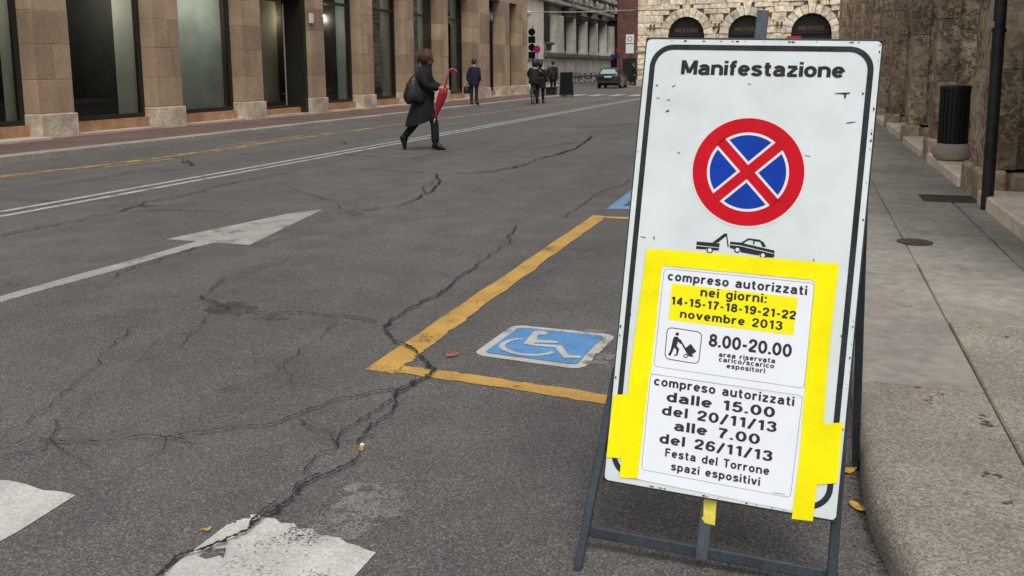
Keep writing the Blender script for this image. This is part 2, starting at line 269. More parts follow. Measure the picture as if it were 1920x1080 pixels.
# ------------------------------------------------------------------ mesh helpers
class MB:
    def __init__(s): s.v = []; s.f = []; s.m = []
    def add(s, vs, fs, mi=0):
        o = len(s.v); s.v += [tuple(map(float, p)) for p in vs]; s.f += [tuple(i + o for i in f) for f in fs]; s.m += [mi] * len(fs); return s
    def box(s, a, b, mi=0):
        x0, y0, z0 = a; x1, y1, z1 = b
        return s.add([(x0, y0, z0), (x1, y0, z0), (x1, y1, z0), (x0, y1, z0), (x0, y0, z1), (x1, y0, z1), (x1, y1, z1), (x0, y1, z1)],
                     [(0, 3, 2, 1), (4, 5, 6, 7), (0, 1, 5, 4), (1, 2, 6, 5), (2, 3, 7, 6), (3, 0, 4, 7)], mi)
    def block(s, a, b, c=.02, mi=0, j=0.0):
        """box with chamfered edges"""
        a = np.array(a, float); b = np.array(b, float); c = min(c, .45 * float(np.min(b - a)))
        vs = []; 
        for sx in (0, 1):
            for sy in (0, 1):
                for sz in (0, 1):
                    p = np.array([(a, b)[sx][0], (a, b)[sy][1], (a, b)[sz][2]]); d = np.array([1 - 2 * sx, 1 - 2 * sy, 1 - 2 * sz]) * c
                    for k in range(3):
                        q = p + d; q[k] = p[k]; vs.append(q + (rng.normal(0, j, 3) if j else 0))
        def I(sx, sy, sz, k): return ((sx * 2 + sy) * 2 + sz) * 3 + k
        fs = []
        for k in range(3):
            for t in (0, 1):
                o = [i for i in range(3) if i != k]; q = []
                for (p, r) in ((0, 0), (1, 0), (1, 1), (0, 1)):
                    cc = [0, 0, 0]; cc[k] = t; cc[o[0]] = p; cc[o[1]] = r; q.append(I(*cc, k))
                if (t == 0) ^ (k == 1): q = q[::-1]
                fs.append(tuple(q))
        for k in range(3):
            o = [i for i in range(3) if i != k]
            for p in (0, 1):
                for r in (0, 1):
                    c0 = [0, 0, 0]; c1 = [0, 0, 0]; c0[o[0]] = c1[o[0]] = p; c0[o[1]] = c1[o[1]] = r; c1[k] = 1
                    fs.append((I(*c0, o[0]), I(*c1, o[0]), I(*c1, o[1]), I(*c0, o[1])))
        for sx in (0, 1):
            for sy in (0, 1):
                for sz in (0, 1): fs.append((I(sx, sy, sz, 0), I(sx, sy, sz, 1), I(sx, sy, sz, 2)))
        return s.add(vs, fs, mi)
    def tube(s, pts, r, n=10, mi=0, cap=True):
        pts = [Vector(p) for p in pts]; rs = r if isinstance(r, (list, tuple)) else [r] * len(pts)
        vs = []; up = Vector((0, 0, 1))
        for i, p in enumerate(pts):
            t = (pts[min(i + 1, len(pts) - 1)] - pts[max(i - 1, 0)]).normalized()
            a = t.cross(up); 
            if a.length < .05: a = t.cross(Vector((1, 0, 0)))
            a.normalize(); b = t.cross(a)
            for k in range(n):
                q = 2 * math.pi * k / n; vs.append(p + (a * math.cos(q) + b * math.sin(q)) * rs[i])
        fs = [(i * n + k, i * n + (k + 1) % n, (i + 1) * n + (k + 1) % n, (i + 1) * n + k) for i in range(len(pts) - 1) for k in range(n)]
        if cap: fs += [tuple(range(n))[::-1], tuple((len(pts) - 1) * n + k for k in range(n))]
        return s.add(vs, fs, mi)
    def loft(s, rings, mi=0, cap=True):
        n = len(rings[0]); vs = [p for r in rings for p in r]
        fs = [(i * n + k, i * n + (k + 1) % n, (i + 1) * n + (k + 1) % n, (i + 1) * n + k) for i in range(len(rings) - 1) for k in range(n)]
        if cap: fs += [tuple(range(n))[::-1], tuple((len(rings) - 1) * n + k for k in range(n))]
        return s.add(vs, fs, mi)
    def lathe(s, prof, c=(0, 0, 0), n=20, mi=0):
        return s.loft([[(c[0] + r * math.cos(2 * math.pi * k / n), c[1] + r * math.sin(2 * math.pi * k / n), c[2] + z) for k in range(n)] for r, z in prof], mi)
    def poly(s, pts, mi=0): return s.add(pts, [tuple(range(len(pts)))], mi)
    def prism(s, pts, d, mi=0):
        """closed outline pts (3-D) pushed by vector d"""
        n = len(pts); q = [tuple(np.array(p) + np.array(d)) for p in pts]
        return s.add(list(pts) + q, [tuple(range(n)), tuple(range(2 * n - 1, n - 1, -1))] + [(k, n + k, n + (k + 1) % n, (k + 1) % n) for k in range(n)], mi)
    def build(s, name, mats, parent=None, smooth=False, recalc=True):
        me = bpy.data.meshes.new(name); me.from_pydata(s.v, [], s.f)
        for mm in (mats if isinstance(mats, (list, tuple)) else [mats]): me.materials.append(MT[mm])
        me.polygons.foreach_set('material_index', s.m)
        if recalc:
            bm = bmesh.new(); bm.from_mesh(me); bmesh.ops.recalc_face_normals(bm, faces=bm.faces); bm.to_mesh(me); bm.free()
        if smooth:
            me.polygons.foreach_set('use_smooth', [True] * len(me.polygons))
            if smooth != 'all': me.set_sharp_from_angle(angle=R_(42))
        me.update()
        return link(name, me, parent)
def link(name, me, parent=None):
    o = bpy.data.objects.new(name, me); col.objects.link(o)
    if parent: o.parent = parent
    return o
def tag(o, label=None, cat=None, group=None, kind=None):
    if label: o['label'] = label
    if cat: o['category'] = cat
    if group: o['group'] = group
    if kind: o['kind'] = kind
    return o
def empty(name, loc=(0, 0, 0), rz=0, **k):
    o = bpy.data.objects.new(name, None); col.objects.link(o); o.location = tuple(map(float, loc)); o.rotation_euler = (0, 0, rz); o.empty_display_size = .2
    return tag(o, **k)
def kids(o): return [c for c in bpy.data.objects if c.parent == o]
def copy_tree(o, parent=None):
    c = o.copy(); col.objects.link(c); c.parent = parent
    for ch in kids(o): copy_tree(ch, c)
    return c
def bake(o):
    """apply modifiers, keep as one mesh"""
    dg = bpy.context.evaluated_depsgraph_get(); dg.update()
    me = bpy.data.meshes.new_from_object(o.evaluated_get(dg)); o.modifiers.clear(); o.data = me; return o
def skin(name, mat, verts, edges, parent, sub=1, root=0):
    """verts: list of (xyz, radius)"""
    me = bpy.data.meshes.new(name); me.from_pydata([tuple(map(float, v[0])) for v in verts], edges, [])
    o = bpy.data.objects.new(name, me); col.objects.link(o)
    md = o.modifiers.new('skin', 'SKIN'); md.use_smooth_shade = True
    sv = me.skin_vertices[0].data
    for i, v in enumerate(verts):
        r = v[1]; sv[i].radius = (r, r) if not isinstance(r, tuple) else r; sv[i].use_root = (i == root)
    if sub:
        m2 = o.modifiers.new('sub', 'SUBSURF'); m2.levels = sub; m2.render_levels = sub
    bake(o); o.data.materials.clear(); o.data.materials.append(MT[mat]); o.data.name = name
    o.data.polygons.foreach_set('material_index', [0] * len(o.data.polygons))
    o.parent = parent
    return o
def ico(mb, c, r, sub=2, mi=0, jit=0):
    bm = bmesh.new(); bmesh.ops.create_icosphere(bm, subdivisions=sub, radius=1)
    r = (r, r, r) if not isinstance(r, (tuple, list)) else r
    vs = [tuple(np.array(v.co) * np.array(r) * (1 + (rng.normal(0, jit) if jit else 0)) + np.array(c)) for v in bm.verts]
    fs = [tuple(v.index for v in f.verts) for f in bm.faces]; bm.free(); return mb.add(vs, fs, mi)
# ------------------------------------------------------------------ lettering: a bold grotesque drawn as strokes
def _el(cx, cy, rx, ry, a0=0, a1=360, n=22):
    return [(cx + rx * math.cos(R_(t)), cy + ry * math.sin(R_(t))) for t in np.linspace(a0, a1, n)]
def _cr(p, n=5):
    p = [np.array(q, float) for q in p]; p = [2 * p[0] - p[1]] + p + [2 * p[-1] - p[-2]]; out = []
    for i in range(1, len(p) - 2):
        for t in np.linspace(0, 1, n, endpoint=False):
            a, b, c, d = p[i - 1], p[i], p[i + 1], p[i + 2]
            out.append(tuple(.5 * (2 * b + (c - a) * t + (2 * a - 5 * b + 4 * c - d) * t * t + (3 * b - a - 3 * c + d) * t ** 3)))
    return out + [tuple(p[-2])]
_bo = _el(.31, .36, .23, .28)
GL = {
 'o': (.62, [_bo]), 'c': (.58, [_el(.31, .36, .23, .28, 42, 318)]), 'e': (.62, [_el(.31, .36, .23, .28, 0, 318), [(.08, .36), (.54, .36)]]),
 'a': (.62, [_el(.30, .45, .21, .19, 160, 0) + [(.51, .42), (.51, .12), (.56, .0)], _cr([(.51, .41), (.30, .39), (.13, .33), (.09, .21), (.15, .10), (.28, .075), (.43, .13), (.51, .24)])]),
 'n': (.62, [[(.08, 0), (.08, .72)], _el(.31, .42, .23, .22, 172, 0) + [(.54, .3), (.54, 0)]]),
 'm': (.92, [[(.08, 0), (.08, .72)], _el(.27, .42, .19, .22, 172, 0) + [(.46, .3), (.46, 0)], _el(.65, .42, .19, .22, 172, 0) + [(.84, .3), (.84, 0)]]),
 'u': (.62, [[(.54, .72), (.54, 0)], [(.08, .72), (.08, .42)] + _el(.31, .30, .23, .22, 180, 352)]),
 'r': (.44, [[(.08, 0), (.08, .72)], _el(.36, .38, .28, .26, 172, 78)]),
 's': (.56, [_cr([(.48, .53), (.42, .62), (.28, .645), (.13, .60), (.09, .51), (.15, .43), (.29, .37), (.43, .30), (.48, .20), (.42, .10), (.28, .07), (.13, .105), (.065, .20)])]),
 't': (.42, [_cr([(.18, .92), (.18, .6), (.18, .26), (.22, .11), (.32, .08), (.40, .09)]), [(.02, .645), (.38, .645)]]),
 'f': (.40, [_cr([(.17, 0), (.17, .4), (.17, .70), (.20, .86), (.29, .925), (.39, .92)]), [(.02, .645), (.37, .645)]]),
 'i': (.16, [[(.08, 0), (.08, .72)], [(.08, .83), (.08, 1)]]), 'l': (.16, [[(.08, 0), (.08, 1)]]),
 'z': (.56, [[(.03, .645), (.52, .645)], [(.50, .62), (.06, .10)], [(.03, .075), (.54, .075)]]),
 'p': (.62, [[(.08, -.27), (.08, .72)], _bo]), 'b': (.62, [[(.08, 0), (.08, 1)], _bo]), 'd': (.62, [[(.54, 0), (.54, 1)], _bo]),
 'g': (.62, [_bo, _cr([(.54, .72), (.54, .3), (.54, 0), (.49, -.14), (.33, -.205), (.18, -.19), (.09, -.11)])]),
 'v': (.60, [[(.06, .72), (.30, .02)], [(.54, .72), (.30, .02)]]),
 'F': (.58, [[(.08, 0), (.08, 1)], [(.08, .925), (.56, .925)], [(.08, .52), (.50, .52)]]), 'T': (.62, [[(.0, .925), (.62, .925)], [(.31, .95), (.31, 0)]]),
 'M': (.86, [[(.08, 0), (.08, 1)], [(.11, .96), (.43, .12)], [(.75, .96), (.43, .12)], [(.78, 0), (.78, 1)]]),
 'I': (.16, [[(.08, 0), (.08, 1)]]), 'N': (.66, [[(.08, 0), (.08, 1)], [(.08, .95), (.58, .05)], [(.58, 0), (.58, 1)]]), 'A': (.7, [[(.05, 0), (.35, .98)], [(.65, 0), (.35, .98)], [(.15, .3), (.55, .3)]]),
 'U': (.66, [[(.08, 1), (.08, .4)] + _el(.33, .33, .25, .255, 180, 360) + [(.58, .4), (.58, 1)]]), 'S': (.62, [_cr([(.54, .74), (.48, .88), (.31, .925), (.14, .87), (.09, .74), (.16, .60), (.31, .52), (.48, .43), (.55, .27), (.47, .12), (.31, .075), (.13, .12), (.06, .28)])]),
 'O': (.76, [_el(.38, .5, .30, .425)]),
 '0': (.64, [_el(.32, .5, .24, .425)]), '1': (.44, [[(.30, 0), (.30, 1)], [(.30, .94), (.06, .76)]]),
 '2': (.60, [_cr([(.08, .66), (.12, .84), (.29, .925), (.47, .86), (.52, .70), (.45, .53), (.28, .34), (.12, .18), (.07, .08)]), [(.03, .075), (.56, .075)]]),
 '3': (.60, [_cr([(.08, .74), (.14, .88), (.29, .925), (.45, .87), (.49, .74), (.43, .60), (.28, .53)]), _cr([(.28, .53), (.46, .46), (.52, .29), (.45, .13), (.29, .075), (.12, .12), (.06, .27)])]),
 '4': (.62, [[(.42, 0), (.42, 1)], [(.42, .94), (.06, .30)], [(.02, .26), (.60, .26)]]),
 '5': (.60, [[(.14, .925), (.52, .925)], [(.14, .95), (.10, .46)], _cr([(.10, .50), (.22, .60), (.37, .59), (.50, .48), (.52, .30), (.44, .13), (.28, .075), (.13, .12), (.06, .25)])]),
 '6': (.62, [_el(.31, .31, .23, .235), _cr([(.08, .33), (.10, .62), (.19, .84), (.34, .925), (.48, .87), (.53, .76)])]),
 '7': (.58, [[(.03, .925), (.54, .925)], _cr([(.52, .92), (.36, .62), (.25, .32), (.21, 0)])]),
 '8': (.60, [_el(.30, .72, .19, .205), _el(.30, .29, .23, .215)]), '9': (.62, [_el(.31, .69, .23, .235), _cr([(.54, .67), (.52, .38), (.43, .16), (.28, .075), (.14, .13), (.09, .24)])]),
 '.': (.18, [[(.09, 0), (.09, .18)]]), ':': (.18, [[(.09, 0), (.09, .18)], [(.09, .50), (.09, .68)]]), '-': (.38, [[(.04, .40), (.34, .40)]]), '/': (.44, [[(.02, -.06), (.42, 1.02)]]), ' ': (.36, [])}
def lettering(name, body, P, U, V, width, h, kind, mat, parent=None, bold=.15, gap=.13, thick=0):
    """one run of lettering from P along U, fitted to width; h is the height of an 'x' or an 'H'"""
    polys = []; x = 0
    for ch in body:
        adv, st = GL[ch]
        for q in st:
            q = [np.array(p) for p in q]; n = len(q); L, Rr = [], []
            for i, p in enumerate(q):
                t = q[min(i + 1, n - 1)] - q[max(i - 1, 0)]; t = t / (np.linalg.norm(t) + 1e-9); nn = np.array([-t[1], t[0]]) * bold / 2
                L.append(p + nn + (x, 0)); Rr.append(p - nn + (x, 0))
            polys.append((L, Rr))
        x += adv + gap
    x1 = x - gap; P, U, V = np.array(P, float), np.array(U, float), np.array(V, float); nrm = np.cross(U, V)
    sx = width / x1; sy = h / (.72 if kind == 'x' else 1.0); mb = MB()
    for k, (L, Rr) in enumerate(polys):
        n = len(L); f = lambda q: P + U * q[0] * sx + V * q[1] * sy + nrm * (4e-6 * (k % 9))
        vs = [f(q) for q in L] + [f(q) for q in Rr]; mb.add(vs, [(i, n + i, n + i + 1, i + 1) for i in range(n - 1)])
        if thick:
            vs2 = [v + nrm * thick for v in vs]; mb.add(vs2, [(i, n + i, n + i + 1, i + 1) for i in range(n - 1)])
            mb.add([vs[i] for i in range(2 * n)] + vs2, [(i, i + 1, 2 * n + i + 1, 2 * n + i) for i in range(n - 1)] + [(n + i, n + i + 1, 3 * n + i + 1, 3 * n + i) for i in range(n - 1)])
    return mb.build(name, mat, parent, recalc=False)

# ================================================================== SETTING: road, pavements
mb = MB(); mb.poly([(-120, -60, 0), (120, -60, 0), (120, 260, 0), (-120, 260, 0)])
road = tag(mb.build('road', 'asphalt'), kind='structure')
Z1, Z2, Z3, Z4 = .003, .006, .009, .012
def sheet(name, polys, mat, z=Z1, label=None):
    mb = MB()
    for p in polys: mb.poly([(q[0], q[1], z) for q in p])
    bm_o = mb.build(name, mat, recalc=False)
    return tag(bm_o, label, kind='structure')
def gp(pts, z=0): return [G(p[0], p[1], z)[:2] for p in pts]
def wob(p, q, n=8, a=.006):
    """straight edge p->q with a slightly uneven line, as hand-laid paint"""
    p, q = np.array(p[:2], float), np.array(q[:2], float); d = unit(q - p); nn = np.array([-d[1], d[0]])
    return [tuple(p + (q - p) * t + nn * (rng.normal(0, a) if 0 < t < 1 else 0)) for t in np.linspace(0, 1, n)]
def ragged(poly, n=10, a=.006):
    out = []
    for i in range(len(poly)): out += wob(poly[i], poly[(i + 1) % len(poly)], n, a)[:-1]
    return out
def band(line, wd, a=.008, step=.35):
    """strip of width wd along a polyline, edges slightly uneven; returns quads"""
    pts = [np.array(line[0][:2], float)]
    for p, q in zip(line[:-1], line[1:]):
        p, q = np.array(p[:2], float), np.array(q[:2], float); n = max(1, int(np.linalg.norm(q - p) / step))
        pts += [p + (q - p) * (k + 1) / n for k in range(n)]
    L, Rr = [], []
    for i, p in enumerate(pts):
        t = unit(pts[min(i + 1, len(pts) - 1)] - pts[max(i - 1, 0)]); nn = np.array([-t[1], t[0]])
        ww = wd[0] + (wd[1] - wd[0]) * i / max(1, len(pts) - 1) if isinstance(wd, tuple) else wd
        L.append(p + nn * (ww / 2 + rng.normal(0, a))); Rr.append(p - nn * (ww / 2 + rng.normal(0, a)))
    return [[L[i], Rr[i], Rr[i + 1], L[i + 1]] for i in range(len(pts) - 1)]
# zebra crossing in front of the camera: bars along the road, their far ends at y = 2.03
bars = [(-3.85, -3.30), (-2.73, -2.18), (-1.62, -1.10), (-.52, -.02)]
for i, (a, b) in enumerate(bars):
    pl = [(a, -.9), (b, -.9), (b, 2.02), (a, 2.04)]
    if i == 2: pl = [(-1.60, -.9), (-1.10, -.9), (-1.105, 2.02), (-1.555, 2.10), (-1.60, 2.01)]
    sheet('zebra_crossing_bar', [ragged(pl, 14, .007)], 'white_paint', Z1, ['white zebra bar out of view', 'white zebra bar at the lower left corner', 'white zebra bar split by a crack', 'white zebra bar under the sign'][i])
# far zebra crossing at the corner
for k in range(9):
    x = -13.0 + k * 1.05
    sheet('far_zebra_bar', [[(x, 43.6), (x + .55, 43.6), (x + .55, 46.4), (x, 46.4)]], 'line_paint', Z1)
# double white centre line, worn yellow lane lines
sheet('double_white_line', band([(-7.50, -12), (-7.50, 43)], .09, .004, 1.2) + band([(-7.26, -12), (-7.26, 43)], .09, .004, 1.2), 'line_paint')
sheet('yellow_lane_line', band([(-10.3, 6.5), (-10.14, 8.62), (-9.86, 10.2), (-9.8, 11.4), (-9.86, 14), (-9.88, 20.5), (-9.6, 28), (-9.2, 34), (-8.9, 41)], .14, .02)
      + band([(-10.02, 8.2), (-9.85, 8.9)], .05, .01) + band([(-9.62, 9.9), (-9.5, 11.2)], .06, .01) + band([(-9.55, 12.0), (-9.6, 13.6)], .06, .01)
      + band([(-10.25, 13.2), (-10.2, 17.0)], .06, .015), 'old_yellow')
sheet('far_stop_line', band([(-11.2, 38.6), (-9.3, 40.8)], .25, .02), 'old_yellow')
# white direction arrow
arrow = gp([(605, 393), (535, 402), (312, 449), (368, 453), (300, 473), (222, 495), (150, 514), (75, 535), (0, 556), (-40, 568),
            (-40, 581), (0, 568), (75, 546), (150, 526), (222, 506), (300, 483), (400, 456), (468, 460)])
sheet('lane_arrow', [arrow[:4] + arrow[-2:], arrow[3:17]], 'arrow_paint')
# yellow parking bay with its long side along the road
sheet('parking_bay_line', [ragged(gp([(683, 695), (1112, 404), (1139, 406), (1080, 448), (900, 578), (800, 655), (757, 687), (742, 700)]), 16, .006),
      ragged(gp([(745, 699.5), (757, 687), (900, 705), (1140, 741), (1500, 795), (1500, 820), (1140, 760), (900, 722)]), 14, .005),
      gp([(1139, 406.2), (1135, 409.5), (1330, 418), (1330, 413)])], 'yellow_paint')
sheet('blue_bay_line', [gp([(1136, 392.5), (1200, 345), (1225, 346), (1168, 387), (1240, 388), (1240, 393)])], 'pale_blue')
# wheelchair symbol: white rounded plate, blue field, white figure (coordinates along the plate's own axes)
b00, b10, b11, b01 = [np.array(q) for q in gp([(889, 664), (1092, 692), (1153, 630), (963, 611)])]
def bil(u, v): return (b00 * (1 - u) + b10 * u) * (1 - v) + (b01 * (1 - u) + b11 * u) * v
def rrect(x0, y0, x1, y1, r, n=5):
    out = []
    for cx_, cy_, a0 in ((x1 - r, y1 - r, 0), (x0 + r, y1 - r, 90), (x0 + r, y0 + r, 180), (x1 - r, y0 + r, 270)):
        out += [(cx_ + r * math.cos(R_(a0 + 90 * k / n)), cy_ + r * math.sin(R_(a0 + 90 * k / n))) for k in range(n + 1)]
    return out
plate = [bil(*p) for p in rrect(-.01, -.03, 1.01, 1.03, .13)]
sheet('wheelchair_plate', [plate], 'symbol_white', Z1)
sheet('wheelchair_field', [ragged([bil(*p) for p in rrect(.075, .06, .925, .94, .05, 2)], 4, .003)], 'blue_paint', Z2)
def inv(px, py):
    p = G(px, py)[:2]; u = np.array([.5, .5])
    for _ in range(12):
        e = bil(*u) - p; h = 1e-4; J = np.stack([(bil(u[0] + h, u[1]) - bil(*u)) / h, (bil(u[0], u[1] + h) - bil(*u)) / h], 1); u = u - np.linalg.solve(J, e)
    return u
zz = lambda x, y: (880 + x / 6.857, 600 + y / 6.857)
body = [gp([zz(*p) for p in q]) for q in (
    [(695, 325), (825, 165), (960, 160), (1010, 180), (1000, 205), (960, 212), (885, 208), (868, 240), (870, 275), (1135, 292), (1125, 318), (845, 312), (830, 325), (1190, 350), (1270, 470), (1440, 485), (1432, 512), (1210, 508), (1105, 375), (820, 350)],)]
wl = []
for t in range(19):     # wheel: an open ring
    a = R_(103 + t * 205 / 18); wl.append((np.array([.435 + .235 * math.cos(a), .36 + .30 * math.sin(a)])))
wheel = [[bil(*wl[i]) for i in range(len(wl))]]
ring = []
wpx = [(690, 258), (600, 258), (500, 275), (415, 310), (378, 350), (390, 385), (440, 415), (540, 452), (650, 476), (780, 485), (900, 484), (1010, 470), (1090, 445)]
wpi = [(690, 270), (610, 275), (540, 292), (480, 320), (455, 345), (465, 370), (500, 395), (590, 430), (680, 452), (790, 460), (890, 458), (980, 445), (1060, 425)]
for i in range(len(wpx) - 1): ring.append(gp([zz(*wpx[i]), zz(*wpx[i + 1]), zz(*wpi[i + 1]), zz(*wpi[i])]))
sheet('wheelchair_figure', body + ring, 'symbol_white', Z3)
sheet('orange_paint_spots', [gp([(835, 664), (845, 657), (858, 658), (860, 670), (838, 673)]), gp([(835, 660), (850, 650), (856, 655)]), gp([(985, 677), (998, 680), (996, 684), (985, 681)]), gp([(268, 432), (276, 434), (272, 438)])], 'orange_paint', Z4)
def blob(px, py, rx, ry, n=26, j=.22):
    return gp([(px + rx * (1 + rng.normal(0, j)) * math.cos(2 * math.pi * k / n), py + ry * (1 + rng.normal(0, j)) * math.sin(2 * math.pi * k / n)) for k in range(n)])
sheet('worn_paint_patch', [blob(705, 945, 62, 30), blob(640, 985, 58, 26), blob(680, 915, 34, 10)], 'ghost_paint', Z1)
sheet('worn_old_marking', [blob(1110, 622, 26, 4), blob(1130, 668, 30, 6), blob(1115, 680, 26, 4)], 'ghost_paint', Z1)
z0_ = lambda x, y: (x / 2.842, 700 + y / 2.842)
sheet('asphalt_patch', [gp([z0_(*p) for p in ((1060, 982), (1088, 962), (1118, 940), (1160, 945), (1205, 938), (1200, 965), (1190, 992), (1168, 975), (1140, 985), (1095, 996))])], 'asphalt', Z2)
sheet('oil_stains', [blob(430, 580, 48, 12), blob(235, 777, 14, 6), blob(1095, 470, 28, 4), blob(970, 728, 12, 4), blob(355, 306, 14, 5), blob(1010, 1015, 16, 6), blob(480, 595, 60, 6), blob(255, 388, 50, 4), blob(640, 405, 40, 5)], 'stain', Z1)
# cracks: real polylines with uneven width
def crack(pxs, w0, w1=None, jit=.016, sub=5):
    w1 = w0 if w1 is None else w1
    pts = [np.array(G(*p)[:2]) for p in pxs]
    for _ in range(3):                       # midpoint roughening
        q = [pts[0]]
        for a, b in zip(pts[:-1], pts[1:]):
            L = np.linalg.norm(b - a); t = unit(b - a); nn = np.array([-t[1], t[0]])
            q += [(a + b) / 2 + nn * rng.normal(0, min(.085 * L, jit)), b]
        pts = q
    n = len(pts); qs = []; L, Rr = [], []
    for i, p in enumerate(pts):
        t = unit(pts[min(i + 1, n - 1)] - pts[max(i - 1, 0)]); nn = np.array([-t[1], t[0]])
        kk = (.48 if w0 >= .012 else .74) if pts[0][1] < 5 else .74
        ww = kk * (w0 + (w1 - w0) * i / (n - 1)) * float(np.clip(rng.lognormal(0, .55), .25, 2.2)); ww = ww if 0 < i < n - 1 else .001
        s = rng.uniform(.3, .7); L.append(p + nn * ww * s); Rr.append(p - nn * ww * (1 - s))
    return [[L[i], Rr[i], Rr[i + 1], L[i + 1]] for i in range(n - 1)]
cr = []
cr += crack([(970, 425), (962, 440), (958, 452), (935, 468), (905, 490), (880, 512), (858, 525), (848, 536), (820, 558), (790, 573), (760, 588), (735, 602), (722, 620)], .010, .013)
cr += crack([(722, 620), (735, 635), (760, 650), (777, 660), (790, 673), (803, 684), (815, 697), (808, 705), (795, 714), (775, 721), (757, 730), (745, 740), (740, 752)], .018, .030)
cr += crack([(740, 752), (715, 768), (695, 778), (690, 786), (665, 800), (650, 808), (638, 820), (634, 842), (608, 853), (588, 870), (572, 884), (566, 898)], .012, .008)
cr += crack([(740, 752), (738, 770), (725, 785), (706, 800), (695, 800), (690, 812), (676, 828), (668, 836)], .014, .012)
cr += crack([(745, 742), (765, 732), (782, 722)], .008, .005)
cr += crack([(676, 852), (668, 868), (648, 880), (625, 891), (605, 898), (585, 908), (563, 918), (555, 930), (544, 944), (522, 955), (498, 972), (476, 988), (468, 996)], .012, .022)
cr += crack([(604, 893), (580, 902), (560, 912), (548, 930)], .009, .006)
cr += crack([(520, 946), (500, 958), (482, 975), (470, 992)], .008, .010)
cr += crack([(468, 996), (450, 1008), (425, 1018), (402, 1028), (385, 1036), (365, 1042), (345, 1046), (325, 1060), (305, 1080), (290, 1095)], .016, .020)
cr += crack([(745, 735), (705, 738), (680, 746), (645, 751), (620, 757), (600, 768), (580, 772), (560, 782), (548, 785), (530, 795), (505, 802), (480, 804), (440, 806), (400, 812), (370, 815), (330, 823), (310, 826), (270, 822), (235, 828), (200, 833), (145, 832), (98, 830)], .009, .006)
cr += crack([(560, 792), (580, 805), (605, 813), (630, 818)], .006, .005)
cr += crack([(98, 832), (60, 826), (30, 840), (0, 853)], .006, .005)
cr += crack([(98, 832), (85, 843), (55, 855), (5, 860)], .006, .005)
cr += crack([(96, 828), (110, 805), (125, 778), (130, 770)], .005, .003)
cr += crack([(0, 820), (50, 800), (95, 768), (130, 735), (170, 700), (205, 662)], .004, .005)
cr += crack([(200, 658), (222, 640), (240, 628), (255, 615), (272, 606)], .009, .006)
cr += crack([(820, 328), (826, 342), (812, 356), (800, 364), (782, 375), (760, 382), (742, 388), (700, 394), (650, 399), (606, 402)], .03, .015)
cr += crack([(1110, 254), (1098, 268), (1078, 280), (1045, 290), (1010, 299), (975, 312), (930, 322), (890, 326), (850, 326)], .045, .03)
cr += crack([(820, 326), (740, 322), (700, 318), (655, 317)], .02)
cr += crack([(0, 443), (60, 432), (120, 420), (190, 405), (240, 393), (275, 380), (330, 372), (400, 352), (480, 335), (560, 322)], .018, .02)
cr += crack([(0, 375), (110, 378), (190, 379), (270, 381)], .012)
cr += crack([(240, 398), (310, 394), (370, 397), (430, 400)], .015)
cr += crack([(0, 362), (60, 354), (130, 345), (180, 337), (240, 325), (275, 319), (330, 320), (372, 319)], .016, .012)
cr += crack([(380, 556), (400, 567), (425, 580), (470, 588), (520, 590), (580, 590), (640, 594), (690, 603), (722, 610)], .010, .008)
cr += crack([(208, 524), (230, 512), (262, 500), (300, 488), (335, 478), (368, 464)], .010, .012)
cr += crack([(0, 534), (60, 540), (105, 541), (140, 541), (200, 544)], .006)
cr += crack([(390, 548), (440, 525), (500, 500), (560, 470)], .004)
cr += crack([(1180, 338), (1160, 350), (1138, 356), (1112, 369), (1098, 380), (1075, 398), (1052, 412), (1000, 420)], .012, .006)
cr += crack([(640, 290), (760, 300), (850, 283), (950, 276), (1100, 276)], .02)
cr += crack([(870, 252), (980, 252), (1100, 250), (1190, 240)], .03)
cr += crack([(1196, 232), (1150, 236), (1060, 240)], .05)
cr += crack([(940, 285), (1000, 281), (1110, 262), (1190, 258)], .02)
cr += crack([(335, 296), (345, 306), (362, 310), (350, 302), (358, 300)], .02)
cr += crack([(640, 262), (648, 270), (640, 268)], .02)
cr += crack([(480, 660), (520, 690), (560, 730)], .003)
cr += crack([(300, 640), (250, 690), (180, 740), (120, 800)], .003)
def net(px, py, n, L, w):                # fine crazing that branches off the main cracks
    out = []
    for _ in range(n):
        p = np.array([px, py], float); a = rng.uniform(0, 6.28); q = [tuple(p)]
        for k in range(rng.integers(3, 7)):
            a += rng.normal(0, .5); p = p + np.array([math.cos(a), .38 * math.sin(a)]) * L * rng.uniform(.5, 1.2); q.append(tuple(p))
        out += crack(q, w * rng.uniform(.6, 1.2), w * .4)
    return out
for px, py, n, L, w_ in [(740, 752, 2, 22, .006), (634, 842, 2, 20, .006), (722, 620, 2, 22, .006), (400, 565, 3, 30, .006), (310, 824, 2, 30, .006), (97, 831, 2, 30, .006), (860, 525, 2, 20, .006), (800, 364, 1, 26, .012)]: cr += net(px, py, n, L, w_)
cr += crack([(566, 478), (500, 500), (430, 520), (388, 552)], .006) + crack([(640, 597), (600, 640), (560, 662), (520, 700), (470, 720), (400, 742)], .005) + crack([(230, 690), (300, 668), (350, 640), (384, 600)], .005) + crack([(0, 620), (60, 612), (130, 600), (205, 598)], .005) + crack([(900, 560), (960, 540), (1040, 505), (1110, 480)], .005)
cr += crack([(440, 470), (520, 452), (600, 440), (680, 425), (760, 415), (850, 405)], .008) + crack([(660, 350), (720, 345), (790, 352), (825, 345)], .014) + crack([(540, 350), (600, 372), (650, 398)], .010)
mb = MB()
for q in cr: mb.poly([(p[0], p[1], .0155) for p in q])
o = mb.build('crack', 'crack', road, recalc=False); o['kind'] = 'stuff'

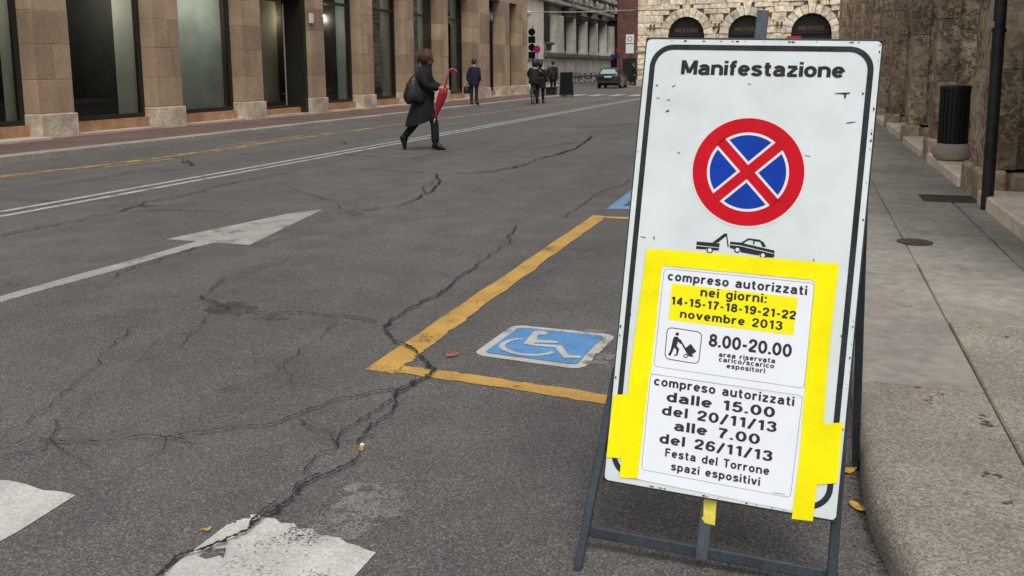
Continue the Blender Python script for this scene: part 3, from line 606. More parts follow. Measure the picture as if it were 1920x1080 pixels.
# pavement on the left (porphyry with pale kerb)
mb = MB(); mb.box((-30, -30, -.2), (-12.02, 44.4, .08))
tag(mb.build('left_pavement', 'porphyry'), kind='structure')
mb = MB(); y = -30.0
while y < 44:
    y1 = min(y + rng.uniform(.9, 1.3), 44.4); mb.block((-12.016, y, -.2), (-11.72, y1 - .008, .088 + rng.normal(0, .002)), .012); y = y1
tag(mb.build('left_kerb', 'kerb'), kind='structure')
mb = MB(); mb.box((-40, 54, -.2), (-18.2, 96, .1)); mb.box((-13.4, 64.8, -.2), (6, 68, .1)); tag(mb.build('far_pavement', 'kerb'), kind='structure')
# pavement on the right: granite slabs, rounded kerb edge that bends away towards the zebra
ZP = .11
def edge_x(y): return .205 if y > 2.9 else 3.2 - math.sqrt(max(0, 9 - (2.9 - y) ** 2))
mb = MB(); ybed = [0.2 + .3 * k for k in range(10)] + [3.0, 60.]
mb.prism([(edge_x(y) + .03, y, -.1) for y in ybed] + [(3.4, 60, -.1), (3.4, .2, -.1)], (0, 0, .1 + ZP - .012))
tag(mb.build('pavement_bed', 'joint'), kind='structure')
def kerb_slab(mb, y0, y1, x1, mi):
    n = max(2, int((y1 - y0) / .12)) if y0 < 3 else 2; rings = []
    for k in range(n + 1):
        y = y0 + (y1 - y0) * k / n; x = edge_x(y); j = lambda s: rng.normal(0, s)
        rings.append([(x + j(.003), y, -.1), (x + .002 + j(.004), y, ZP - .055), (x + .012 + j(.003), y, ZP - .022), (x + .038, y, ZP - .004 + j(.001)), (x + .075, y, ZP), (x1, y, ZP), (x1, y, -.1)])
    mb.loft(rings, mi)
mb = MB(); ys = [.2, 1.75, 3.56, 5.55, 6.9, 8.35, 9.9, 11.8, 13.7, 15.5, 17.6, 19.6, 21.7, 23.8, 26, 28.5, 31, 34, 37, 40, 44, 48, 52, 56, 60]
for a, b in zip(ys[:-1], ys[1:]): kerb_slab(mb, a + .004, b - .004, .671, 0 if b < 3.6 else 1)
ys2 = [.2, 1.6, 2.9, 4.55, 5.88, 7.05, 8.72, 9.2, 10.6, 12.2, 14, 15.6, 17.5, 19.4, 21.5, 23.5, 26, 29, 32, 36, 40, 45, 50, 55, 60]
for a, b in zip(ys2[:-1], ys2[1:]):
    if a < 9.1 and b > 9: mb.block((.679, a + .004, -.1), (1.04, b - .004, ZP + .001), .008, 1); mb.block((1.52, a + .006, -.1), (3.3, b - .004, ZP), .008, 1)
    else:
        split = a > 4 and a < 8
        mb.block((.679, a + .004, -.1), (1.27 if split else 3.3, b - .004, ZP + rng.normal(0, .0012)), .008, 0 if b < 4.6 else 1)
        if split: mb.block((1.282, a + .006, -.1), (3.3, b - .2, ZP), .008, 1); mb.block((1.282, b - .19, -.1), (3.3, b - .004, ZP), .008, 1)
tag(mb.build('right_pavement', ['granite_near', 'granite'], smooth=True), kind='structure')
mb = MB(); mb.box((1.041, 8.73, -.1), (1.519, 8.76, ZP + .002))
mb.box((1.041, 9.16, -.1), (1.519, 9.194, ZP + .002)); mb.box((1.041, 8.76, -.1), (1.519, 9.16, ZP - .03), 1)
for k in range(13): x = 1.045 + k * .0375; mb.box((x, 8.761, ZP - .028), (x + .02, 9.159, ZP + .001))
tag(mb.build('drain_grate', ['rustyiron', 'black']), 'rusty slotted drain grate set in the pavement beside the stone pier', 'drain grate')
mb = MB(); mb.lathe([(.118, -.02), (.118, .002), (.105, .003), (.1, .0012), (.02, .0012), (.015, .003)], (.742, 6.62, ZP + .004), 28)
for k in range(6): a = k * math.pi / 3; mb.box((.742 + .06 * math.cos(a) - .012, 6.62 + .06 * math.sin(a) - .012, ZP + .004), (.742 + .06 * math.cos(a) + .012, 6.62 + .06 * math.sin(a) + .012, ZP + .008))
tag(mb.build('manhole_cover', 'rustyiron', smooth=True), 'small round rusty cover set in the pavement joint', 'manhole cover')
# small stuff on the ground
def leaf(name, loc, s, rz, mat, label, grp=None):
    mb = MB(); n = 12; pts = []
    for k in range(n):
        a = 2 * math.pi * k / n; r = 1 + .18 * math.sin(3 * a)
        pts.append((s * r * math.cos(a), s * .62 * r * math.sin(a), s * .25 * math.cos(a) ** 2))
    mb.add([(0, 0, 0.0)] + pts, [(0, k + 1, (k + 1) % n + 1) for k in range(n)]); mb.tube([(-s, 0, s * .25), (-s * 1.7, s * .15, s * .1)], s * .05, 5)
    o = mb.build(name, mat, smooth=True); o.location = loc; o.rotation_euler = (0, 0, rz); return tag(o, label, 'leaf', grp)
leaf('fallen_leaf', (.165, 2.955, .006), .034, .3, 'yleaf', 'yellow leaf in the gutter beside the rear leg of the sign', 'fallen leaves')
leaf('fallen_leaf', (.188, 2.70, .006), .030, 2.2, 'yleaf', 'crumpled ochre leaf in the gutter nearest the camera', 'fallen leaves')
leaf('fallen_leaf', tuple(G(1722, 725, ZP + .004)), .012, .2, 'rleaf', 'tiny red leaf on the pavement slab', 'fallen leaves')
leaf('fallen_leaf', tuple(G(388, 992, .006)), .014, .9, 'yleaf', 'tiny tan leaf next to the split zebra bar', 'fallen leaves')
mb = MB(); c = G(678, 838, .012); mb.tube([c + np.array([-.006, .016, 0]), c + np.array([0, .002, 0])], .008, 8, 0); mb.tube([c + np.array([0, .002, 0]), c + np.array([.008, -.018, 0])], .0078, 8, 1)
tag(mb.build('cigarette_butt', ['paper', 'yleaf'], smooth=True), 'cigarette butt with orange filter lying by the crack', 'cigarette butt')
mb = MB()
for k in range(420):
    y = rng.uniform(.6, 6.5); x = edge_x(y) - abs(rng.normal(0, .022)) - .006; s = rng.uniform(.003, .010); a = rng.uniform(0, 6.28)
    p = np.array([x, y, rng.uniform(.003, .010)]); d = np.array([math.cos(a), math.sin(a), 0]) * s; e = np.array([-math.sin(a), math.cos(a), 0]) * s * .5
    mb.poly([p - d, p + e + (0, 0, s * .3), p + d, p - e])
tag(mb.build('leaf_litter', 'litter', recalc=False), 'reddish leaf crumbs along the foot of the kerb', kind='stuff')
mb = MB()
for (px, py, s) in [(1853, 886, .010), (1890, 941, .010), (1745, 752, .008), (1855, 795, .011), (1685, 549, .007), (1697, 572, .006), (1887, 632, .009), (1660, 560, .005), (1758, 740, .006), (1840, 780, .008)]:
    for _ in range(3):
        c = G(px + rng.normal(0, 6), py + rng.normal(0, 3), ZP + .0022 + .0003 * _); s2 = s * rng.uniform(.4, 1); mb.poly([(c[0] + s2 * (1 + rng.normal(0, .35)) * math.cos(a) * 1.3, c[1] + s2 * (1 + rng.normal(0, .35)) * math.sin(a), c[2]) for a in np.linspace(0, 6.0, 14)])
tag(mb.build('pavement_stains', 'pave_stain', recalc=False), kind='structure')
# ================================================================== THE FOLDING SIGN
SU = np.array([.9985, .0085, -.0534]); SV = unit(np.array([.0513, .1665, .9847])); SU = unit(SU - SV * SU.dot(SV)); SB = np.cross(SV, SU)   # SB points to the back
SO = np.array([-.1636, 2.3143, .8181]); SBASE = SO - SV * (SO[2] / SV[2]); VC = float(SO[2] / SV[2]); HW, HL = .300, .6117
root = empty('folding_sign', (0, 0, 0))
root.matrix_world = Matrix([[SU[i], SB[i], SV[i], SBASE[i]] for i in range(3)] + [[0, 0, 0, 1]])
tag(root, 'white folding no-stopping sign with yellow tape standing on the road by the kerb', 'sign')
def toloc(P): d = np.array(P) - SBASE; return np.array([d @ SU, d @ SB, d @ SV])
def S(px, py, b=0.0):
    """image measurement -> point of the sign's own plane (x across, z up), b metres in front of it"""
    r = ray(px, py); o = CAM - SBASE; t = (-b - o @ SB) / (r @ SB); return toloc(CAM + t * r)
def onsign(pts, b):
    out = []
    for p in pts: q = S(*p); out.append((q[0], -b, q[2]))
    return out
z6 = lambda x, y: (1100 + x / 3.177, 420 + y / 3.177)
z7 = lambda x, y: (1060 + x / 2.842, 700 + y / 2.842)
z4 = lambda x, y: (1180 + x / 3.0, y / 3.0)
z3 = lambda x, y: (1200 + x / 3.723, 430 + y / 3.723)
def rr(x0, z0, x1, z1, r, n=8): return rrect(x0, z0, x1, z1, r, n)
_c = [S(1214, 73.5), S(1654, 77.5), S(1567, 976), S(1133, 899)]          # the panel is a touch out of square
def PQ(p):
    u, v = (p[0] + HW) / (2 * HW), (VC + HL - p[2]) / (2 * HL); q = (_c[0] * (1 - u) + _c[1] * u) * (1 - v) + (_c[3] * (1 - u) + _c[2] * u) * v
    return (q[0], p[1], q[2])
def sq(mb): mb.v = [PQ(p) for p in mb.v]; return mb
# panel: folded sheet with rounded corners
mb = MB(); out = rr(-HW, VC - HL, HW, VC + HL, .012, 4)
mb.prism([(x, 0, z) for x, z in out], (0, .018, 0))
panel = sq(mb).build('panel', 'panel', root)
mb = MB()       # dark steel frame that holds the panel, showing as a thin dark rim
for a, b in (((-HW - .004, .002, VC - HL - .004), (-HW - .0005, .03, VC + HL + .006)), ((HW + .0005, .002, VC - HL - .004), (HW + .004, .03, VC + HL + .004)),
             ((-HW - .0005, .002, VC + HL + .0005), (HW + .0005, .03, VC + HL + .006)), ((-HW - .0005, .004, VC - HL - .006), (HW + .0005, .03, VC - HL - .0005))): mb.block(a, b, .0015)
for xx in (-HW + .01, HW - .035): mb.box((xx, .0185, VC - HL), (xx + .025, .04, VC + HL))
sq(mb).build('panel_frame', 'sign_frame', root)
# printed border line (rounded rectangle ring); the tape covers part of it
mb = MB(); i_, t_ = .0135, .0145
oo = rr(-HW + i_, VC - HL + .016, HW - i_, VC + HL - .014, .062, 10); ii = rr(-HW + i_ + t_, VC - HL + .016 + t_, HW - i_ - t_, VC + HL - .014 - t_, .048, 10); n = len(oo)
for k in range(n): mb.poly([(oo[k][0], -.0007, oo[k][1]), (oo[(k + 1) % n][0], -.0007, oo[(k + 1) % n][1]), (ii[(k + 1) % n][0], -.0007, ii[(k + 1) % n][1]), (ii[k][0], -.0007, ii[k][1])])
sq(mb).build('border_line', 'border_ink', panel, recalc=False)
mb = MB()       # rust-dark chips along the rim and a few scratches seen on the face
for k in range(60):
    e = rng.integers(0, 4); t = rng.uniform(-1, 1); s = rng.uniform(.0006, .0030)
    c = [(-HW + .002, VC + t * HL), (HW - .002, VC + t * HL), (t * HW, VC + HL - .002), (t * HW, VC - HL + .002)][e]
    c = (np.clip(c[0], -HW + .004, HW - .004), np.clip(c[1], VC - HL + .004, VC + HL - .004))
    L = 1.9 if e > 1 else 1; Hh = 1.9 if e < 2 else 1
    mb.poly([(c[0] + s * L * math.cos(a) * rng.uniform(.6, 1.1), -.0011, c[1] + s * Hh * math.sin(a) * rng.uniform(.5, 1)) for a in np.linspace(0, 5.5, 7)])
sq(mb)
for pts in ([(1150, 520), (1190, 515), (1240, 512), (1245, 522), (1222, 530), (1218, 565), (1208, 568), (1210, 535), (1195, 528), (1155, 525)], [(1218, 692), (1240, 685), (1275, 680), (1272, 687), (1240, 695), (1222, 700)],
            [(205, 625), (220, 612), (228, 620), (215, 632), (205, 636)], [(148, 478), (160, 472), (162, 484), (152, 488)], [(210, 560), (232, 558), (230, 566), (212, 566)], [(268, 852), (285, 858), (286, 868), (276, 862)],
            [(665, 468), (685, 472), (683, 478), (668, 474)], [(1308, 520), (1320, 515), (1318, 535), (1310, 540)], [(985, 868), (1018, 880), (1015, 886), (988, 873)], [(150, 545), (170, 552), (166, 558), (152, 550)], [(240, 490), (262, 468), (258, 480), (244, 496)]):
    cc_ = np.mean(pts, 0); mb.poly(onsign([z4(*(cc_ + (np.array(p) - cc_) * (.95, .6))) for p in pts], .0011))
for pts in ([(320, 72), (350, 78), (352, 84), (325, 77)], [(398, 75), (405, 75), (404, 96), (400, 96)], [(1350, 208), (1356, 208), (1354, 228), (1350, 226)], [(262, 520), (266, 545), (262, 546)], [(305, 518), (310, 545), (306, 545)], [(1508, 662), (1530, 668), (1528, 674), (1508, 668)]):
    mb.poly(onsign([z6(*p) for p in pts], .0011))
mb.build('scratch', 'ink', panel, recalc=False)
def words(body, L, Rr, kind, hpx, mat, parent, b, bold=.16, gap=.13, name='lettering'):
    a = S(*L); c = S(*Rr); h = S(L[0], L[1] - hpx)[2] - a[2]; d = c - a; wd = math.hypot(d[0], d[2]); U = (d[0] / wd, 0, d[2] / wd)
    return lettering(name, body, (a[0], -b, a[2]), U, (0, 0, 1), wd, h, kind, mat, parent, bold, gap)
words('Manifestazione', z4(292, 418), z4(1207, 437), 'H', 80 / 3, 'ink', panel, .0009, .215, .10)
# the round no-stopping symbol
cxy = S(1401.5, 322.5); Rm = (S(1507, 323)[0] - S(1297, 322)[0]) / 2
def disc(r, b, n=64): return [(cxy[0] + r * math.cos(2 * math.pi * k / n), -b, cxy[2] + r * math.sin(2 * math.pi * k / n)) for k in range(n)]
mb = MB(); mb.poly(disc(Rm * 1.045, .0008)); symb = mb.build('no_stopping_symbol', 'sticker', root, recalc=False)
mb = MB(); a, b = disc(Rm, .0012), disc(Rm * .735, .0012)
for k in range(64): mb.poly([a[k], a[(k + 1) % 64], b[(k + 1) % 64], b[k]])
for s in (1, -1):
    d = np.array([math.cos(R_(45 * s)), 0, math.sin(R_(45 * s))]); e = np.array([-d[2], 0, d[0]]); c = np.array([cxy[0], -.0012 - (.0003 if s > 0 else 0), cxy[2]]); wr = Rm * .092
    mb.poly([c + d * Rm * .76 + e * wr, c - d * Rm * .76 + e * wr, c - d * Rm * .76 - e * wr, c + d * Rm * .76 - e * wr])
mb.build('red_ring_and_cross', 'sign_red', symb, recalc=False)
mb = MB(); mb.poly(disc(Rm * .735, .0010)); mb.build('white_field', 'sign_white', symb, recalc=False)
mb = MB(); wr, rb = Rm * .138, Rm * .685
for q in range(4):
    a0 = 90 * q; da = math.degrees(math.asin(wr / rb)); pts = [(wr * math.sqrt(2) * math.cos(R_(a0)), wr * math.sqrt(2) * math.sin(R_(a0)))]
    pts += [(rb * math.cos(R_(t)), rb * math.sin(R_(t))) for t in np.linspace(a0 - 45 + da, a0 + 45 - da, 14)]
    mb.poly([(cxy[0] + x, -.0014, cxy[2] + y) for x, y in pts])
mb.build('blue_quadrant', 'sign_blue', symb, recalc=False)
# tow-away pictogram
def circ(c, r, n=20): return [(c[0] + r * math.cos(2 * math.pi * k / n), c[1] + r * math.sin(2 * math.pi * k / n)) for k in range(n)]
mb = MB(); P3 = lambda q, b=.0010: mb.poly(onsign([z3(*p) for p in q], b))
P3([(396, 84), (557, 98), (553, 126), (394, 109)]); P3([(392, 116), (552, 131), (549, 148), (508, 146), (500, 132), (470, 130), (460, 140), (392, 136)])
P3([(505, 93), (590, 28), (606, 30), (610, 40), (600, 48), (545, 92), (530, 94), (588, 46), (528, 95)]); P3([(600, 32), (608, 34), (620, 122), (612, 126)])
P3([(630, 85), (700, 92), (940, 148), (936, 196), (880, 195), (872, 170), (840, 166), (830, 182), (705, 160), (700, 130), (668, 122), (655, 138), (628, 128)])
P3([(708, 92), (755, 62), (835, 72), (862, 90), (882, 122), (855, 122), (840, 88), (800, 82), (800, 104), (788, 103), (792, 80), (760, 74), (720, 98)])
for c in ((487, 146), (680, 142), (858, 182)): P3(circ(c, 22), .0012)
mb2 = MB()
for c in ((487, 146), (680, 142), (858, 182)): mb2.poly(onsign([z3(*p) for p in circ(c, 14)], .0014))
for q in ([(396, 111), (553, 127), (553, 130), (396, 115)], [(632, 104), (700, 112), (936, 168), (936, 172), (700, 117), (632, 109)]): mb2.poly(onsign([z3(*p) for p in q], .0014))
tow = mb.build('tow_away_symbol', 'ink', root, recalc=False); mb2.build('wheel_hub', 'sign_white', tow, recalc=False)
# two paper notices
def notice(quad, name, lab):
    mb = MB(); q = onsign(quad, .0016)
    nx, nz = 8, 10; vs = []
    for j in range(nz + 1):
        for i in range(nx + 1):
            u, v = i / nx, j / nz; p = (np.array(q[0]) * (1 - u) + np.array(q[1]) * u) * (1 - v) + (np.array(q[3]) * (1 - u) + np.array(q[2]) * u) * v
            vs.append(p)
    fs = [(j * (nx + 1) + i, j * (nx + 1) + i + 1, (j + 1) * (nx + 1) + i + 1, (j + 1) * (nx + 1) + i) for j in range(nz) for i in range(nx)]
    mb.add(vs, fs); o = mb.build(name, 'paper', root, smooth='all', recalc=False); return tag(o, lab)
n1 = notice([z6(440, 235), z6(1385, 325), z6(1312, 1040), z6(375, 888)], 'paper_notice', 'upper paper notice with yellow printed dates')
n2 = notice([z6(372, 889), z6(1311, 1041), z7(1222, 735), z7(370, 560)], 'paper_notice', 'lower paper notice with six centred lines and small print frame')
def frame_line(pts, b, wpx, parent, mat='hairline', name='frame_line', r=10):
    """thin rounded outline through four corners given in the image"""
    q = [np.array(p) for p in onsign(pts, b)]; path = []
    for k in range(4):
        p, a, c = q[k], q[k - 1], q[(k + 1) % 4]; rad = r
        for t in np.linspace(0, 1, 6):
            s0 = p + unit(a - p) * rad; s1 = p + unit(c - p) * rad; path.append((1 - t) ** 2 * s0 + 2 * t * (1 - t) * p + t * t * s1)
    cen = sum(q) / 4; mb = MB(); n = len(path)
    ins = []
    for k in range(n):
        t = path[(k + 1) % n] - path[k - 1]; t = unit(t); nn = np.array([-t[2], 0, t[0]]); nn = nn if nn @ (cen - path[k]) > 0 else -nn; ins.append(path[k] + nn * wpx)
    for k in range(n): mb.poly([path[k], path[(k + 1) % n], ins[(k + 1) % n], ins[k]])
    return mb.build(name, mat, parent, recalc=False)
frame_line([z6(462, 263), z6(1359, 352), z6(1297, 980), z6(400, 848)], .0019, .0011, n1, r=.012)
frame_line([z7(455, 1), z7(1266, 118), z7(1200, 663), z7(405, 512)], .0019, .0011, n2, r=.012)
mb = MB(); mb.poly(onsign([z6(509, 354), z6(1259, 437), z6(1232, 663), z6(488, 570)], .0019)); mb.build('yellow_field', 'highlight', n1, recalc=False)
T = [("compreso autorizzati", z6(483, 334), z6(1310, 424), 'x', 38 / 3.177, n1, .0022), ("nei giorni:", z6(678, 430), z6(1070, 471), 'x', 39 / 3.177, n1, .0022),
     ("14-15-17-18-19-21-22", z6(503, 478), z6(1243, 568), 'H', 47 / 3.177, n1, .0022), ("novembre 2013", z6(556, 557), z6(1163, 632), 'H', 50 / 3.177, n1, .0022),
     ("8.00-20.00", z6(728, 726), z6(1217, 793), 'H', 74 / 3.177, n1, .0022), ("area riservata", z6(787, 789), z6(1122, 829), 'x', 21 / 3.177, n1, .0022),
     ("carico/scarico", z6(787, 818), z6(1115, 860), 'x', 21 / 3.177, n1, .0022), ("espositori", z6(833, 857), z6(1061, 888), 'x', 21 / 3.177, n1, .0022),
     ("compreso autorizzati", z7(473, 61), z7(1217, 174), 'x', 34 / 2.842, n2, .0022), ("dalle 15.00", z7(540, 148), z7(1113, 235), 'H', 52 / 2.842, n2, .0022),
     ("del 20/11/13", z7(515, 219), z7(1122, 313), 'H', 52 / 2.842, n2, .0022), ("alle 7.00", z7(580, 302), z7(1033, 378), 'H', 52 / 2.842, n2, .0022),
     ("del 26/11/13", z7(502, 369), z7(1100, 468), 'H', 52 / 2.842, n2, .0022), ("Festa del Torrone", z7(532, 441), z7(1085, 542), 'H', 44 / 2.842, n2, .0022),
     ("spazi espositivi", z7(563, 514), z7(1035, 598), 'x', 31 / 2.842, n2, .0022)]
for body_, L, Rr, kd, h, par, b in T: words(body_, L, Rr, kd, h, 'print', par, b, .20 if 'F' in body_ or 'spazi' in body_ else .235 if '14-15' in body_ else .205, .12 if '8.00' in body_ else .17)
mb = MB()
for k in range(5): a = z7(1108 + k * 13, 632 + k * 2.1); mb.poly(onsign([a, (a[0] + 3.4, a[1] + .5), (a[0] + 3.2, a[1] + 2.0), (a[0] - .2, a[1] + 1.5)], .0022))
mb.build('small_print', 'hairline', n2, recalc=False)
# goods-handling pictogram
frame_line([z3(190, 679), z3(437, 716), z3(412, 942), z3(170, 903)], .0022, .0020, n1, 'print', 'pictogram_frame', r=.016)
mb = MB(); P3 = lambda q, b=.0022: mb.poly(onsign([z3(*p) for p in q], b))
P3(circ((261, 730), 12)); P3([(240, 748), (262, 748), (274, 762), (290, 792), (285, 800), (266, 782), (256, 812), (222, 806), (232, 762)])
P3([(222, 806), (256, 812), (274, 836), (262, 878), (240, 884), (238, 876), (252, 872), (256, 842), (240, 824), (214, 882), (196, 876), (214, 842)])
P3([(272, 766), (284, 768), (346, 870), (372, 878), (370, 890), (340, 886), (330, 870)]); P3([(318, 828), (355, 798), (394, 852), (352, 880)], .0023)
w0, w1 = circ((319, 884), 15, 14), circ((319, 884), 9, 14)
for k in range(14): P3([w0[k], w0[(k + 1) % 14], w1[(k + 1) % 14], w1[k]])
mb.build('goods_trolley_pictogram', 'print', n1, recalc=False)
# yellow tape strips
def strip(pts, b, name='tape_strip'):
    mb = MB(); q = onsign(pts, b); mb.prism(q, (0, .0002, 0)); return mb.build(name, 'tape', root)
strip([z6(358, 152), z6(440, 150), z6(1503, 237), z6(1496, 300), z6(1492, 352), z6(1362, 350), z6(1342, 332), z6(462, 248), z6(448, 268), z6(350, 262)], .0030)
strip([z6(357, 156), z6(458, 166), z6(445, 300), z6(384, 880), z7(448, 20), z7(386, 558), z7(290, 554), z7(346, 6), z6(252, 960)][:4] + [z7(449, 8), z7(386, 560), z7(289, 553), z7(345, 0), z6(285, 700)], .0027)
strip([z7(258, 115), z7(350, 108), z7(310, 452), z7(219, 446)], .0024)
strip([z6(1372, 232), z6(1502, 240), z6(1450, 700), z7(1395, 0), z7(1375, 300), z7(1340, 595), z7(1318, 786), z7(1206, 773), z7(1250, 420), z7(1282, 0), z6(1330, 640)], .0027)
strip([z7(1365, 268), z7(1478, 261), z7(1449, 583), z7(1325, 593)], .0024)
# legs, cross bar, post
def bar(a, b, wx, wy, name, mat='sign_frame', par=root, side=None):
    a, b = toloc(a), toloc(b); t = unit(b - a); s = np.array([1., 0, 0]) if side is None else np.array(side, float); s = unit(s - t * (s @ t)); q = np.cross(t, s)
    mb = MB(); ring = lambda p: [p + s * sx * wx / 2 + q * sy * wy / 2 for sx, sy in ((-.8, -1), (.8, -1), (1, -.8), (1, .8), (.8, 1), (-.8, 1), (-1, .8), (-1, -.8))]
    mb.loft([ring(a), ring(b)]); return mb.build(name, mat, par)
def W(l): return SBASE + SU * l[0] + SB * l[1] + SV * l[2]
footL = G(1083, 1068); footR = np.array([.098, 2.215, 0.0])
lt_ = S(1157, 690, -.042); bar(W((lt_[0], .042, lt_[2])), footL, .022, .022, 'front_leg'); bar(W((.288, .042, VC + .2)), footR, .024, .024, 'front_leg')
bar(W((-.24, .055, VC + HL - .03)), np.array([-.50, 3.02, 0.0]), .022, .022, 'rear_leg'); bar(W((.275, .055, VC + HL - .03)), G(1604, 878), .024, .024, 'rear_leg')
ca = S(1092, 993, -.042); cb = S(1572, 1083, -.042)
bar(W((ca[0], .042, ca[2])), W((cb[0], .042, cb[2])), .030, .012, 'cross_bar', side=(0, 0, 1))
bar(W((-.21, .33, VC * .42)), W((.25, .33, VC * .42 - .02)), .02, .01, 'rear_cross_bar', side=(0, 0, 1))
pt = S(1431, 20, -.03); pb = S(1315, 1047, -.03)
post = bar(W((pt[0], .031, pt[2])), W((pb[0], .031, pb[2])), .031, .016, 'centre_post', 'sign_post')
mb = MB(); q = [S(*z7(*p), -.0225) for p in ((738, 640), (808, 650), (797, 810), (764, 802), (745, 798), (726, 772), (736, 760))]
mb.prism([(p[0], .0222, p[2]) for p in q], (0, .0006, 0)); mb.build('post_tape', 'oldtape', post)
bl = S(*z7(742, 960), -.02); mb = MB(); mb.tube([(bl[0], .0335, bl[2]), (bl[0], .0285, bl[2])], .006, 10); mb.build('bolt', 'steel', root, smooth=True)
# ================================================================== LEFT: stone shop building along the street
FX, RX, GX = -14.2, -14.58, -14.62           # facade face, back of the reveals, glass line
TOP_W = 4.65
piers = [(3.25, 4.1), (6.52, 7.37), (9.79, 10.66), (13.06, 13.93), (16.34, 17.2), (19.63, 20.48), (22.92, 23.75), (26.07, 26.95), (29.34, 30.2), (32.62, 33.5), (35.9, 38.4), (39.9, 41.3), (42.5, 44.2)]
shop = tag(empty('shop_building', (FX, 24, 0)), 'brown stone building with tall shop windows between piers across the street', 'building')
def part(mb, name, mat, par=shop, smooth=False, recalc=True):
    off = np.array([0., 0, 0]); p = par
    while p is not None: off += np.array(p.location); p = p.parent
    mb.v = [tuple(np.array(v) - off) for v in mb.v]
    return mb.build(name, mat, par, smooth, recalc)
mb = MB(); mb.box((-26, 3.25, TOP_W), (FX - .003, 44.2, 15)); mb.box((-26, 43.9, 0), (RX - .05, 44.19, TOP_W)); mb.box((-26, 3.25, 0), (-25.7, 43.9, TOP_W)); mb.box((-25.7, 3.25, 0), (RX - .05, 3.5, TOP_W))
y = 3.25; k = 0
wall = part(mb, 'upper_wall', 'brownstone')
mb = MB(); mb.box((-26, 3.1, 15), (FX + .45, 44.4, 15.4)); part(mb, 'cornice', 'plinth')
courses = [.58, 1.235, 1.93, 2.57, 3.22, 3.9, TOP_W]
for i, (a, b) in enumerate(piers):
    mb = MB(); mb.box((RX - .05, a + .008, 0), (FX - .008, b - .008, TOP_W))
    g = .004
    for z0, z1 in zip(courses[:-1], courses[1:]):
        cuts = [a, b] if (b - a) < 1.5 else list(np.linspace(a, b, 3))
        if rng.random() < .65 and b - a < 1.5: cuts = [a, a + (b - a) * rng.uniform(.40, .62), b]
        for c0, c1 in zip(cuts[:-1], cuts[1:]):
            mb.block((RX - .045, c0 + (g if c0 > a else 0), z0 + g), (FX + rng.normal(0, .002), c1 - (g if c1 < b else 0), z1 - g), .007, 1)
    pr = part(mb, 'pier', ['brownjoint', 'brownstone'])
    mb = MB(); mb.block((RX - .04, a - .012, 0), (FX + .055, b + .035, .56), .014); part(mb, 'plinth', 'plinth', pr)
